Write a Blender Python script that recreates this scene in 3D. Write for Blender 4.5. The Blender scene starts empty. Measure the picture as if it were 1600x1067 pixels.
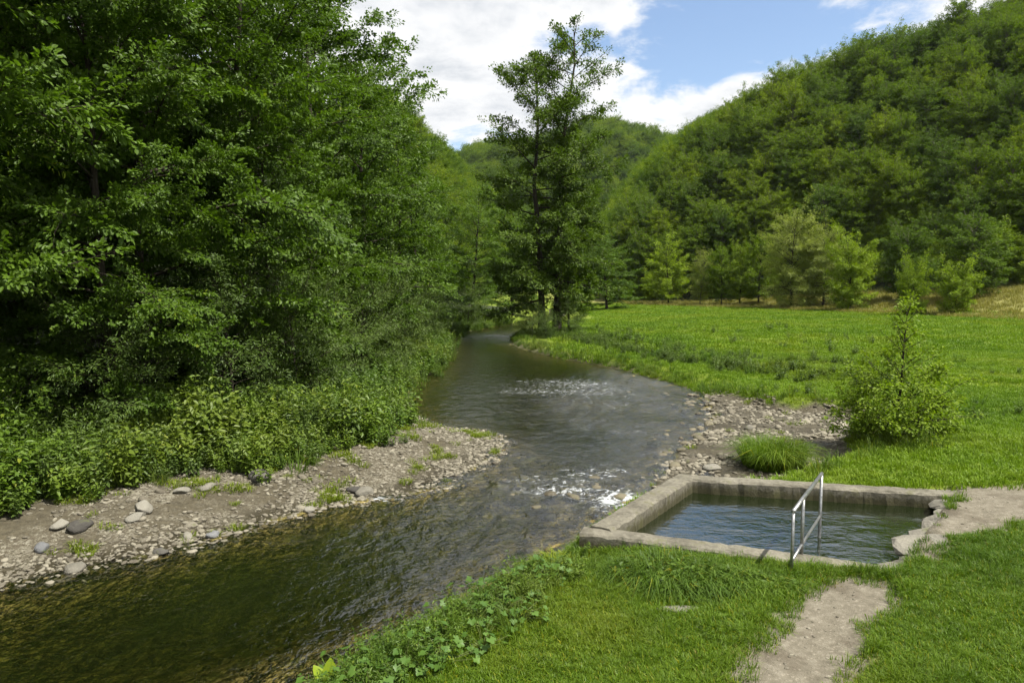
import bpy, math, random
import numpy as np
from mathutils import Vector, Matrix

# ------------------------------------------------------------------ camera, sky, sun, exposure
scene = bpy.context.scene
C = scene.collection
R_ = math.radians

cam_data = bpy.data.cameras.new('camera')
cam_data.sensor_width = 36.0
cam_data.lens = 36.0 * 1100 / 1600
cam_data.clip_start = 0.1
cam_data.clip_end = 3000
cam = bpy.data.objects.new('camera', cam_data)
CAM = np.array([0.0, 0.0, 4.8])
cam.location = CAM
cam.rotation_euler = (R_(90) - math.atan(93.5 / 1100), 0, 0)
C.objects.link(cam)
scene.camera = cam

SUN_AZ = 122.0     # degrees clockwise from +Y (the view direction): sun stands to the right, a little behind the camera
SUN_EL = 61.0
sd = bpy.data.lights.new('sun', 'SUN')
sd.energy = 5.0
sd.angle = R_(0.8)
sd.color = (1.0, 0.95, 0.86)
sun = bpy.data.objects.new('sun', sd)
az, el = R_(SUN_AZ), R_(SUN_EL)
to_sun = Vector((math.sin(az) * math.cos(el), math.cos(az) * math.cos(el), math.sin(el)))
sun.rotation_euler = (-to_sun).to_track_quat('-Z', 'Y').to_euler()
C.objects.link(sun)

world = bpy.data.worlds.new('World')
scene.world = world
world.use_nodes = True


def N(t, typ, **kw):
    n = t.nodes.new(typ)
    for k, v in kw.items():
        if k.startswith('i_'):
            n.inputs[k[2:].replace('_', ' ')].default_value = v
        else:
            setattr(n, k, v)
    return n


def math_(t, op, a, b=None, c=None, clamp=False):
    n = t.nodes.new('ShaderNodeMath'); n.operation = op; n.use_clamp = clamp
    for i, v in enumerate((a, b, c)):
        if v is None: continue
        if isinstance(v, (int, float)): n.inputs[i].default_value = v
        else: t.links.new(v, n.inputs[i])
    return n.outputs[0]


def vmath(t, op, a, b=None):
    n = t.nodes.new('ShaderNodeVectorMath'); n.operation = op
    for i, v in enumerate((a, b)):
        if v is None: continue
        if isinstance(v, (tuple, list)): n.inputs[i].default_value = v
        else: t.links.new(v, n.inputs[i])
    return n


def ramp(t, fac, stops, interp='LINEAR'):
    n = t.nodes.new('ShaderNodeValToRGB'); cr = n.color_ramp; cr.interpolation = interp
    while len(cr.elements) < len(stops): cr.elements.new(0.5)
    for e, (p, c) in zip(cr.elements, stops):
        e.position = p; e.color = (*c, 1) if len(c) == 3 else c
    t.links.new(fac, n.inputs[0])
    return n.outputs[0]


def mixc(t, fac, a, b, blend='MIX'):
    n = t.nodes.new('ShaderNodeMix'); n.data_type = 'RGBA'; n.blend_type = blend
    for s, v in ((n.inputs[0], fac), (n.inputs[6], a), (n.inputs[7], b)):
        if isinstance(v, (int, float)): s.default_value = v
        elif isinstance(v, (tuple, list)): s.default_value = (*v, 1) if len(v) == 3 else v
        else: t.links.new(v, s)
    return n.outputs[2]


def noise(t, scale, detail=4, rough=0.55, vec=None, dist=0.0, dims='3D'):
    n = t.nodes.new('ShaderNodeTexNoise'); n.noise_dimensions = dims
    n.inputs['Scale'].default_value = scale; n.inputs['Detail'].default_value = detail
    n.inputs['Roughness'].default_value = rough; n.inputs['Distortion'].default_value = dist
    if vec is not None: t.links.new(vec, n.inputs['Vector'])
    return n.outputs['Fac']


def maprange(t, v, a, b, c=0.0, d=1.0, smooth=True):
    n = t.nodes.new('ShaderNodeMapRange'); n.interpolation_type = 'SMOOTHSTEP' if smooth else 'LINEAR'
    t.links.new(v, n.inputs[0])
    for i, x in zip((1, 2, 3, 4), (a, b, c, d)): n.inputs[i].default_value = x
    return n.outputs[0]


def build_world():
    t = world.node_tree
    t.nodes.clear()
    sky = N(t, 'ShaderNodeTexSky', sky_type='NISHITA')
    sky.sun_disc = False
    sky.sun_elevation = R_(SUN_EL)
    sky.sun_rotation = R_(SUN_AZ)
    sky.air_density = 1.0; sky.dust_density = 1.2; sky.ozone_density = 1.2
    bg1 = N(t, 'ShaderNodeBackground'); bg1.inputs[1].default_value = 0.115
    t.links.new(sky.outputs[0], bg1.inputs[0])
    tc = N(t, 'ShaderNodeTexCoord')
    d = tc.outputs['Generated']
    sep = N(t, 'ShaderNodeSeparateXYZ'); t.links.new(d, sep.inputs[0])
    zc = math_(t, 'MAXIMUM', sep.outputs[2], 0.0)
    den = math_(t, 'ADD', zc, 0.22)
    px = math_(t, 'DIVIDE', sep.outputs[0], den)
    py = math_(t, 'DIVIDE', sep.outputs[1], den)
    cmb = N(t, 'ShaderNodeCombineXYZ')
    t.links.new(px, cmb.inputs[0]); t.links.new(py, cmb.inputs[1])
    p = vmath(t, 'ADD', cmb.outputs[0], (CLOUD_OFF[0], CLOUD_OFF[1], CLOUD_OFF[2])).outputs[0]
    n0 = noise(t, 1.15, 8, 0.60, p, 0.15)
    nb = noise(t, 4.2, 7, 0.62, p, 0.5)
    n1 = math_(t, 'ADD', math_(t, 'MULTIPLY', n0, 0.74), math_(t, 'MULTIPLY', nb, 0.26))
    # one broad break in the cloud deck, ahead and to the right
    gd = vmath(t, 'MULTIPLY', vmath(t, 'SUBTRACT', d, GAP_DIR).outputs[0], (1.0, 1.0, 2.6)).outputs[0]
    gap = vmath(t, 'LENGTH', gd).outputs['Value']
    gapm = maprange(t, gap, 0.0, 0.34, 1.0, 0.0)
    hor = maprange(t, sep.outputs[2], 0.16, 0.34, 0.05, 0.0)            # cloud banks close up towards the horizon
    cov = math_(t, 'ADD', math_(t, 'SUBTRACT', n1, math_(t, 'MULTIPLY', gapm, 0.15)), hor)
    m = maprange(t, cov, 0.385, 0.465)
    n2 = noise(t, 2.4, 8, 0.62, vmath(t, 'ADD', p, (5.0, 2.0, 0.0)).outputs[0], 0.2)
    shade = math_(t, 'MULTIPLY', maprange(t, cov, 0.42, 0.58), maprange(t, n2, 0.34, 0.64))
    ccol = mixc(t, shade, (1.0, 1.0, 1.0), (0.50, 0.55, 0.62))
    bg2 = N(t, 'ShaderNodeBackground'); bg2.inputs[1].default_value = 0.60
    t.links.new(ccol, bg2.inputs[0])
    mx = N(t, 'ShaderNodeMixShader')
    t.links.new(m, mx.inputs[0]); t.links.new(bg1.outputs[0], mx.inputs[1]); t.links.new(bg2.outputs[0], mx.inputs[2])
    out = N(t, 'ShaderNodeOutputWorld'); t.links.new(mx.outputs[0], out.inputs[0])


CLOUD_OFF = (11.4, 0.3, 9.0)
_g = Vector((345 / 1100, 1.0, 385 / 1100)).normalized()
GAP_DIR = tuple(_g)
build_world()

vs = scene.view_settings
vs.view_transform = 'Standard'
vs.look = 'None'
vs.exposure = 0.85
vs.gamma = 1.0
vs.use_curve_mapping = False
scene.render.engine = 'CYCLES'
cy = scene.cycles
cy.use_denoising = True
cy.denoiser = 'OPENIMAGEDENOISE'
cy.denoising_input_passes = 'RGB_ALBEDO_NORMAL'
cy.max_bounces = 4; cy.diffuse_bounces = 3; cy.glossy_bounces = 2
cy.transmission_bounces = 4; cy.transparent_max_bounces = 12
cy.sample_clamp_indirect = 4.0
cy.caustics_reflective = False; cy.caustics_refractive = False
cy.use_adaptive_sampling = True; cy.adaptive_threshold = 0.02

# ------------------------------------------------------------------ numeric helpers
_pr = np.random.RandomState(11)
_perm = _pr.permutation(256)
_perm = np.concatenate([_perm, _perm])
_ga = _pr.rand(256) * 2 * np.pi
_gx, _gy = np.cos(_ga), np.sin(_ga)


def pnoise(x, y):
    x = np.asarray(x, float); y = np.asarray(y, float)
    xi = np.floor(x).astype(int); yi = np.floor(y).astype(int)
    xf, yf = x - xi, y - yi
    u = xf * xf * xf * (xf * (xf * 6 - 15) + 10); v = yf * yf * yf * (yf * (yf * 6 - 15) + 10)
    xi &= 255; yi &= 255

    def g(ix, iy, dx, dy):
        h = _perm[_perm[ix & 255] + (iy & 255)] & 255
        return _gx[h] * dx + _gy[h] * dy
    a = g(xi, yi, xf, yf); b = g(xi + 1, yi, xf - 1, yf)
    c = g(xi, yi + 1, xf, yf - 1); d = g(xi + 1, yi + 1, xf - 1, yf - 1)
    return (a + u * (b - a)) * (1 - v) + (c + u * (d - c)) * v


def fbm(x, y, o=4):
    s, a = 0, 1.0
    for k in range(o):
        s = s + a * pnoise(x * 2 ** k + 13.7 * k, y * 2 ** k - 7.3 * k); a *= 0.5
    return s


def sst(a, b, x):
    t = np.clip((np.asarray(x, float) - a) / (b - a), 0, 1)
    return t * t * (3 - 2 * t)


def seg_dist(x, y, pts, closed=False):
    d = np.full(np.shape(x), 1e9)
    n = len(pts)
    for i in range(n if closed else n - 1):
        ax, ay = pts[i]; bx, by = pts[(i + 1) % n]
        vx, vy = bx - ax, by - ay
        t = np.clip(((x - ax) * vx + (y - ay) * vy) / (vx * vx + vy * vy), 0, 1)
        d = np.minimum(d, np.hypot(x - ax - t * vx, y - ay - t * vy))
    return d


def inside(x, y, pts):
    r = np.zeros(np.shape(x), bool)
    n = len(pts)
    for i in range(n):
        ax, ay = pts[i]; bx, by = pts[(i + 1) % n]
        if ay == by: continue
        c = ((ay > y) != (by > y)) & (x < (bx - ax) * (y - ay) / (by - ay) + ax)
        r ^= c
    return r


def sdf(x, y, pts):
    d = seg_dist(x, y, pts, True)
    return np.where(inside(x, y, pts), -d, d)


def smooth_poly(pts, it=2):
    p = np.array(pts, float)
    for _ in range(it):
        q = [p[0]]
        for i in range(len(p) - 1):
            q.append(0.75 * p[i] + 0.25 * p[i + 1]); q.append(0.25 * p[i] + 0.75 * p[i + 1])
        q.append(p[-1]); p = np.array(q)
    return [tuple(v) for v in p]


# ------------------------------------------------------------------ plan of the valley (metres; camera at the origin, +Y ahead, river surface z = 0)
LEFT_WATER = smooth_poly([(-10.5, -25), (-10.2, 5), (-8.4, 10.9), (-7.25, 11.5), (-5.9, 12.6), (-5.1, 13.8), (-4.1, 14.8), (-3.3, 15.3), (-2.2, 15.8), (-1.0, 17.9),
              (-0.3, 20.6), (-0.8, 22.3), (-2.4, 22.9), (-3.8, 24.9), (-4.5, 27.3), (-4.7, 31.8), (-4.0, 39.0), (-4.6, 50.2), (-5.1, 58.7), (-4.4, 66), (-2.4, 74), (0.8, 84), (3, 96), (4, 114)], 1)
RIGHT_WATER = smooth_poly([(8, 114), (7, 96), (4.8, 84), (2.0, 74), (0.4, 66), (-0.3, 58), (0.0, 52.5), (2.1, 45.8), (5.7, 39.0), (7.5, 32.8), (8.3, 29.1), (7.3, 23.8), (4.9, 19.3), (3.9, 16.6), (3.3, 15.4), (1.0, 12.3),
               (0.2, 11.2), (-0.8, 9.8), (-1.6, 8.7), (-2.3, 7.9), (-3.2, 5), (-3.5, -25)], 1)
RIVER = LEFT_WATER + RIGHT_WATER
GRAVEL_R = [(8.6, 30.0), (7.2, 24.5), (4.6, 19.5), (3.3, 16.4), (3.7, 15.35), (5.6, 15.3), (7.4, 16.6), (8.6, 17.6), (9.6, 20), (11.0, 21.8), (13.0, 24.6), (10.0, 26.0)]
POOL = [(1.13, 11.51), (3.65, 15.15), (9.0, 13.95), (5.65, 10.0)]          # outer outline of the walls
PATH = [(2.5, 6.3), (3.05, 7.3), (3.7, 8.2), (4.2, 8.9), (4.75, 9.4)]
PATH_W = [0.72, 0.66, 0.62, 0.66, 0.68]
DIRT_R = [(8.55, 13.75), (9.2, 14.2), (10.6, 13.9), (14, 13.9), (16, 13.2), (14, 12.3), (10.5, 12.4), (8.7, 11.55), (7.3, 10.95), (6.4, 10.25), (5.3, 10.1), (6.5, 11.3)]
HERB_L = [(-30, 8), (-12, 12.0), (-9.9, 13.1), (-8.9, 13.8), (-8.2, 14.8), (-7.3, 15.9), (-6.0, 15.9), (-5.4, 17.1), (-3.6, 19.2), (-4.0, 23.4), (-4.75, 28), (-4.9, 32), (-4.15, 39.0), (-4.75, 50), (-5.25, 58.7), (-4.6, 66.5), (-2.6, 74.2), (0.6, 84), (2.7, 96), (3.7, 114), (-60, 116), (-60, 8)]
TOE_R = [(70, 10), (56, 45), (49, 66), (46, 80), (41, 95), (33, 111), (22, 125), (16, 145), (15, 180), (18, 230), (22, 300), (32, 400), (60, 560)]
TOE_L = [(-34, -30), (-26, 10), (-21, 40), (-17, 70), (-11, 98), (-7, 122), (-4, 160), (1, 220), (6, 300), (12, 400), (25, 560)]


def path_mask(x, y):
    best = np.full(np.shape(x), 1e9)
    pts = PATH
    for i in range(len(pts) - 1):
        (ax, ay), (bx, by) = pts[i], pts[i + 1]
        vx, vy = bx - ax, by - ay
        t = np.clip(((x - ax) * vx + (y - ay) * vy) / (vx * vx + vy * vy), 0, 1)
        w = PATH_W[i] + t * (PATH_W[i + 1] - PATH_W[i])
        best = np.minimum(best, np.hypot(x - ax - t * vx, y - ay - t * vy) - w)
    return best


def side_dist(x, y, line, right):
    """signed distance to a toe line, positive on the hill side"""
    d = seg_dist(x, y, line)
    poly = list(line) + ([(3000, line[-1][1]), (3000, line[0][1])] if right else [(-3000, line[-1][1]), (-3000, line[0][1])])
    return np.where(inside(x, y, poly), d, -d)


def hill_prof(s, ramp, ramp_len, slope, top):
    s = np.maximum(s, 0)
    z0 = ramp * np.minimum(s, ramp_len)
    q = np.maximum(s - ramp_len, 0)
    return z0 + top * np.tanh(slope * q / top)


def terrain(x, y, detail=True):
    x = np.asarray(x, float); y = np.asarray(y, float)
    dr = sdf(x, y, RIVER)
    # bed
    inn = np.maximum(-dr, 0)
    gl = sst(13.5, 10.5, y) * sst(-9, -5.5, x) * 0  # reserved
    bed = -(0.05 * np.minimum(inn, 0.6) / 0.6 + 0.50 * sst(0.2, 3.2, inn))
    rif = 0.28 * np.exp(-(((x - 4.0) / 4) ** 2 + ((y - 28) / 6) ** 2)) + 0.22 * np.exp(-(((x - 0.8) / 2.4) ** 2 + ((y - 16) / 3) ** 2))
    bed = bed * (1 - np.clip(rif * 2.2, 0, 0.75)) - 0.45 * np.exp(-(((x + 4.8) / 2.8) ** 2 + ((y - 11.0) / 1.4) ** 2)) * sst(0.3, 1.8, inn) - 0.3 * np.exp(-(((x - 0.5) / 2.5) ** 2 + ((y - 22) / 2.0) ** 2)) * sst(0.3, 1.5, inn) + 0.14 * np.exp(-(((x + 3.4) / 1.5) ** 2 + ((y - 7.6) / 1.3) ** 2)) * sst(0.3, 1.5, inn)
    if detail:
        bed = bed + 0.05 * fbm(x * 1.1, y * 1.1, 3) + 0.02 * pnoise(x * 4, y * 4)
    out = np.maximum(dr, 0)
    # which side of the river
    xc = np.interp(y, [-25, 5, 11, 15, 20, 28, 40, 52, 60, 70, 84, 114], [-7, -7, -4, -0.8, 1.8, 2, 0.6, -2.2, -2.5, -1.2, 2.8, 6])
    left = x < xc
    zl = 0.42 * sst(0, 2.6, out) + 0.45 * sst(2.2, 6, out) + 0.5 * sst(5, 12, out)
    steep = np.interp(y, [0, 12, 14, 18, 30, 40], [0.75, 0.7, 0.5, 2.6, 2.2, 1.0])
    zr = 0.46 * sst(0, 1, out / steep) + 0.35 * sst(2, 10, out) + 0.9 * sst(10, 75, out)
    # a low terrace edge that runs along the meadow
    te = seg_dist(x, y, [(4, 60), (8.5, 45), (11.5, 36), (15, 30), (20, 26), (30, 22)])
    zr = zr + 0.22 * np.exp(-(te / 0.9) ** 2) * sst(20, 26, y)
    z = np.where(left, zl, zr)
    sr = side_dist(x, y, TOE_R, True)
    sl = side_dist(x, y, TOE_L, False)
    rampf = np.interp(y, [60, 95, 122, 140], [0.19, 0.16, 0.05, 0.02])
    top_r = np.interp(y, [60, 120, 170, 230, 300, 400], [74, 60, 46, 54, 78, 88])
    z = z + hill_prof(sr, rampf, np.interp(y, [60, 100, 135], [17.0, 15.0, 2.0]), np.interp(y, [60, 130, 180, 300], [0.92, 1.0, 1.25, 1.5]), top_r) + hill_prof(sl, 0.15, 4.0, np.interp(y, [110, 190], [1.0, 2.1]), np.interp(y, [150, 200, 300, 400], [50.0, 52.0, 62.0, 60.0]))
    far = np.maximum(y - 400 + 0.15 * x, 0)
    und = 1 + 0.10 * np.sin(x / 41.0 + 0.6) + 0.06 * np.sin(x / 17.0 + y / 60.0) + 0.0009 * (x - 60)
    z = np.maximum(z, 118 * und * (1 - np.exp(-(far * 1.0 / 110) ** 1.4)))
    if detail:
        hillm = sst(0, 30, np.maximum(sr, sl))
        z = z + hillm * 4.0 * pnoise(x / 28, y / 28)
        z = z + sst(0, 1.5, out) * (0.05 * fbm(x * 0.5, y * 0.5, 3) + 0.012 * pnoise(x * 3, y * 3))
    gr = sdf(x, y, GRAVEL_R)
    gz = 0.045 + (0.055 * fbm(x * 0.55 + 3, y * 0.9, 3) + 0.02 * pnoise(x * 3, y * 3) if detail else 0)
    w = sst(0.5, -0.5, gr) * (dr > -0.3)
    z_ = np.where(dr < 0, bed, z)
    z_ = z_ * (1 - w) + gz * w
    # left gravel is lumpy
    if detail:
        gml = left * sst(0, 0.4, out) * sst(6, 3, out)
        z_ = z_ + gml * 0.035 * fbm(x * 1.7, y * 1.7, 3)
    # swimming pool pit
    dp = sdf(x, y, POOL)
    z_ = np.where(dp < -0.22, -0.75, z_)
    z_ = z_ - 0.34 * np.exp(-(((x - 0.85) / 0.75) ** 2 + ((y - 10.95) / 0.6) ** 2)) * (dr > 0) * (dp > -0.22)
    z_ = np.where((dp >= -0.22) & (dp < 0.0), np.minimum(z_, 0.3), z_)
    # the path is worn into the turf
    pm_ = path_mask(x, y)
    z_ = z_ - 0.045 * sst(0.15, -0.25, pm_) + (0.012 * sst(0.1, -0.1, pm_) * fbm(x * 5, y * 5, 3) if detail else 0)
    return z_


# ------------------------------------------------------------------ mesh helpers
def new_mesh(name, verts, faces_flat, loop_counts, mats=(), attrs=None, smooth=False, mat_idx=None):
    verts = np.ascontiguousarray(verts, np.float32)
    faces_flat = np.ascontiguousarray(faces_flat, np.int32)
    loop_counts = np.ascontiguousarray(loop_counts, np.int32)
    me = bpy.data.meshes.new(name)
    me.vertices.add(len(verts)); me.vertices.foreach_set('co', verts.ravel())
    me.loops.add(len(faces_flat)); me.loops.foreach_set('vertex_index', faces_flat)
    me.polygons.add(len(loop_counts))
    st = np.zeros(len(loop_counts), np.int32); st[1:] = np.cumsum(loop_counts)[:-1]
    me.polygons.foreach_set('loop_start', st)
    try: me.polygons.foreach_set('loop_total', loop_counts)
    except Exception: pass
    for m in mats: me.materials.append(m)
    if mat_idx is not None: me.polygons.foreach_set('material_index', np.ascontiguousarray(mat_idx, np.int32))
    me.polygons.foreach_set('use_smooth', np.full(len(loop_counts), smooth))
    for k, v in (attrs or {}).items():
        a = me.attributes.new(k, 'FLOAT', 'POINT'); a.data.foreach_set('value', np.ascontiguousarray(v, np.float32))
    me.update(); me.validate()
    return me


class Geo:
    """collects polygons of one mesh"""
    def __init__(s): s.v = []; s.f = []; s.c = []; s.r = []; s.n = 0

    def add(s, v, f, cnt, rnd=0.0):
        v = np.asarray(v, float); s.v.append(v)
        s.f.append(np.asarray(f).ravel() + s.n); s.c.append(np.asarray(cnt))
        s.r.append(np.broadcast_to(np.asarray(rnd, float), (len(v),)))
        s.n += len(v)

    def mesh(s, name, mat, smooth=False):
        return new_mesh(name, np.concatenate(s.v), np.concatenate(s.f), np.concatenate(s.c), [mat], {'rnd': np.concatenate(s.r)}, smooth)


def unit(a):
    return a / np.maximum(np.linalg.norm(a, axis=-1, keepdims=True), 1e-9)


def tube(g, path, rad, sides=6, rnd=0.0, cap=False):
    path = np.asarray(path, float); k = len(path)
    rad = np.broadcast_to(np.asarray(rad, float), (k,))
    T = unit(np.gradient(path, axis=0))
    ref = np.array([0, 0, 1.0]) if abs(T[0, 2]) < 0.8 else np.array([1.0, 0, 0])
    A = unit(np.cross(T, ref)); B = np.cross(T, A)
    an = np.arange(sides) * 2 * np.pi / sides
    v = path[:, None] + rad[:, None, None] * (np.cos(an)[None, :, None] * A[:, None] + np.sin(an)[None, :, None] * B[:, None])
    i = np.arange(k - 1)[:, None] * sides; j = np.arange(sides)[None]; j2 = (j + 1) % sides
    f = np.stack([i + j, i + j2, i + sides + j2, i + sides + j], -1).reshape(-1, 4)
    vv = v.reshape(-1, 3)
    ff = f.ravel(); cc = np.full(len(f), 4)
    if cap:
        ff = np.concatenate([ff, np.arange(sides)[::-1], (k - 1) * sides + np.arange(sides)])
        cc = np.concatenate([cc, [sides, sides]])
    g.add(vv, ff, cc, rnd)


LEAF6 = np.array([(0, 0), (.28, .5), (.68, .42), (1, 0), (.68, -.42), (.28, -.5)])
LEAF4 = np.array([(0, 0), (.45, .5), (1, 0), (.45, -.5)])


def leaves(g, P, D, Nn, L, W, rnd, hexa=True, fold=0.25, curl=0.12):
    P = np.asarray(P); D = unit(np.asarray(D)); n = len(P)
    S = unit(np.cross(Nn, D)); U = np.cross(D, S)
    tpl = LEAF6 if hexa else LEAF4
    m = len(tpl)
    t = tpl[:, 0]; s = tpl[:, 1]
    L = np.broadcast_to(L, (n,)); W = np.broadcast_to(W, (n,))
    v = (P[:, None] + D[:, None] * (t[None, :] * L[:, None])[..., None] + S[:, None] * (s[None, :] * W[:, None])[..., None]
         + U[:, None] * ((np.abs(s)[None] * fold * W[:, None]) - (t ** 2)[None] * curl * L[:, None])[..., None])
    b = np.arange(n)[:, None] * m
    if hexa:
        f = np.concatenate([b + np.array([[0, 3, 2, 1]]), b + np.array([[0, 5, 4, 3]])], 1)
        cnt = np.full(2 * n, 4)
    else:
        f = np.concatenate([b + np.array([[0, 2, 1]]), b + np.array([[0, 3, 2]])], 1)
        cnt = np.full(2 * n, 3)
    g.add(v.reshape(-1, 3), f, cnt, np.repeat(np.broadcast_to(rnd, (n,)), m))


def obj(name, me, parent=None, label=None, cat=None, group=None, kind=None, loc=None):
    o = bpy.data.objects.new(name, me); C.objects.link(o)
    if parent is not None: o.parent = parent
    if loc is not None: o.location = loc
    tag(o, label, cat, group, kind)
    return o


def tag(o, label=None, cat=None, group=None, kind=None):
    if label: o['label'] = label
    if cat: o['category'] = cat
    if group: o['group'] = group
    if kind: o['kind'] = kind


# ------------------------------------------------------------------ materials
def mat_new(name):
    m = bpy.data.materials.new(name); m.use_nodes = True
    t = m.node_tree; t.nodes.clear()
    out = N(t, 'ShaderNodeOutputMaterial')
    return m, t, out


def attr(t, name):
    return N(t, 'ShaderNodeAttribute', attribute_name=name).outputs['Fac']


def leaf_mat(name, dark, light, trans=0.32, rough=0.42, spec=0.45, tint=(1.15, 1.25, 0.5), patch=0.0, yellow=0.0):
    m, t, out = mat_new(name)
    r = attr(t, 'rnd')
    oi = N(t, 'ShaderNodeObjectInfo').outputs['Random']
    f = math_(t, 'ADD', math_(t, 'MULTIPLY', r, 0.65), math_(t, 'MULTIPLY', oi, 0.35))
    mid = tuple((a + b) / 2 for a, b in zip(dark, light))
    col = ramp(t, f, [(0.0, dark), (0.5, mid), (1.0, light)])
    if yellow > 0:
        col = mixc(t, maprange(t, r, 1 - yellow, 1 - yellow + 0.02), col, (light[0] * 2.0, light[1] * 1.25, light[2]))
    if patch > 0:                                                   # stands of different grasses
        wp = N(t, 'ShaderNodeNewGeometry').outputs['Position']
        a1 = noise(t, 0.16, 5, 0.62, wp); a2 = noise(t, 1.1, 4, 0.6, wp)
        col = mixc(t, maprange(t, a1, 0.50, 0.66, 0, patch), col, (light[0] * 1.25, light[1] * 0.92, light[2] * 1.6))
        col = mixc(t, maprange(t, a1, 0.50, 0.36, 0, patch), col, (dark[0] * 0.62, dark[1] * 0.80, dark[2]))
        col = mixc(t, maprange(t, a2, 0.52, 0.68, 0, patch * 0.7), col, (dark[0] * 0.7, dark[1] * 0.85, dark[2]))
    p = N(t, 'ShaderNodeBsdfPrincipled'); p.inputs['Roughness'].default_value = rough
    p.inputs['Specular IOR Level'].default_value = spec
    t.links.new(col, p.inputs['Base Color'])
    tr = N(t, 'ShaderNodeBsdfTranslucent')
    tcol = mixc(t, 1.0, col, tint, 'MULTIPLY'); t.links.new(tcol, tr.inputs[0])
    mx = N(t, 'ShaderNodeMixShader'); mx.inputs[0].default_value = trans
    t.links.new(p.outputs[0], mx.inputs[1]); t.links.new(tr.outputs[0], mx.inputs[2])
    t.links.new(mx.outputs[0], out.inputs[0])
    return m


def bark_mat(name, a, b):
    m, t, out = mat_new(name)
    tc = N(t, 'ShaderNodeTexCoord').outputs['Object']
    st = vmath(t, 'MULTIPLY', tc, (6, 6, 1.2)).outputs[0]
    n = noise(t, 3.0, 5, 0.65, st)
    col = ramp(t, n, [(0.3, a), (0.7, b)])
    p = N(t, 'ShaderNodeBsdfPrincipled'); p.inputs['Roughness'].default_value = 0.9
    p.inputs['Specular IOR Level'].default_value = 0.2
    t.links.new(col, p.inputs['Base Color'])
    bp = N(t, 'ShaderNodeBump'); bp.inputs['Strength'].default_value = 0.7; bp.inputs['Distance'].default_value = 0.03
    t.links.new(n, bp.inputs['Height']); t.links.new(bp.outputs[0], p.inputs['Normal'])
    t.links.new(p.outputs[0], out.inputs[0])
    return m


M = {}
M['alder'] = leaf_mat('alder_leaves', (0.040, 0.082, 0.009), (0.122, 0.205, 0.018), 0.38, 0.5, 0.25, yellow=0.008)
M['alder_mid'] = leaf_mat('alder_leaves_mid', (0.046, 0.086, 0.010), (0.125, 0.190, 0.018), 0.38, 0.5, 0.22)
M['hill_a'] = leaf_mat('beech_leaves', (0.060, 0.112, 0.008), (0.165, 0.240, 0.016), 0.40, 0.65, 0.12)
M['hill_b'] = leaf_mat('oak_leaves', (0.046, 0.092, 0.011), (0.122, 0.190, 0.020), 0.38, 0.65, 0.12)
M['hill_c'] = leaf_mat('lime_leaves', (0.085, 0.138, 0.008), (0.215, 0.285, 0.018), 0.42, 0.65, 0.12)
M['willow'] = leaf_mat('willow_leaves', (0.145, 0.190, 0.035), (0.290, 0.335, 0.075), 0.38, 0.5, 0.2)
M['bright'] = leaf_mat('bright_bush_leaves', (0.110, 0.180, 0.012), (0.265, 0.350, 0.024), 0.42, 0.5, 0.2)
M['herb'] = leaf_mat('herb_leaves', (0.050, 0.105, 0.011), (0.145, 0.225, 0.022), 0.36, 0.5, 0.3, yellow=0.01, patch=0.5)
M['herb_dark'] = leaf_mat('nettle_leaves', (0.045, 0.085, 0.014), (0.115, 0.170, 0.028), 0.30, 0.5, 0.3)
M['broad'] = leaf_mat('broad_leaves', (0.040, 0.095, 0.014), (0.105, 0.190, 0.028), 0.30, 0.5, 0.35)
M['grass'] = leaf_mat('grass_blades', (0.055, 0.112, 0.006), (0.140, 0.222, 0.012), 0.36, 0.5, 0.28, yellow=0.02, patch=0.45)
M['grass_meadow'] = leaf_mat('meadow_grass_blades', (0.092, 0.165, 0.010), (0.190, 0.290, 0.018), 0.36, 0.5, 0.25, yellow=0.02, patch=0.45)
M['grass_rank'] = leaf_mat('rank_grass_blades', (0.050, 0.100, 0.010), (0.130, 0.205, 0.024), 0.36, 0.5, 0.25, yellow=0.04, patch=0.4)
M['grass_dry'] = leaf_mat('dry_grass_blades', (0.150, 0.160, 0.035), (0.300, 0.260, 0.085), 0.34, 0.6, 0.2)
M['moss'] = leaf_mat('weed_leaves', (0.100, 0.150, 0.010), (0.220, 0.270, 0.020), 0.35, 0.5, 0.3)
M['bark'] = bark_mat('bark', (0.016, 0.013, 0.009), (0.055, 0.045, 0.033))
M['bark_grey'] = bark_mat('bark_grey', (0.050, 0.045, 0.038), (0.150, 0.135, 0.110))
M['stem'] = leaf_mat('stems', (0.060, 0.085, 0.020), (0.110, 0.130, 0.035), 0.1, 0.6, 0.2)


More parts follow.
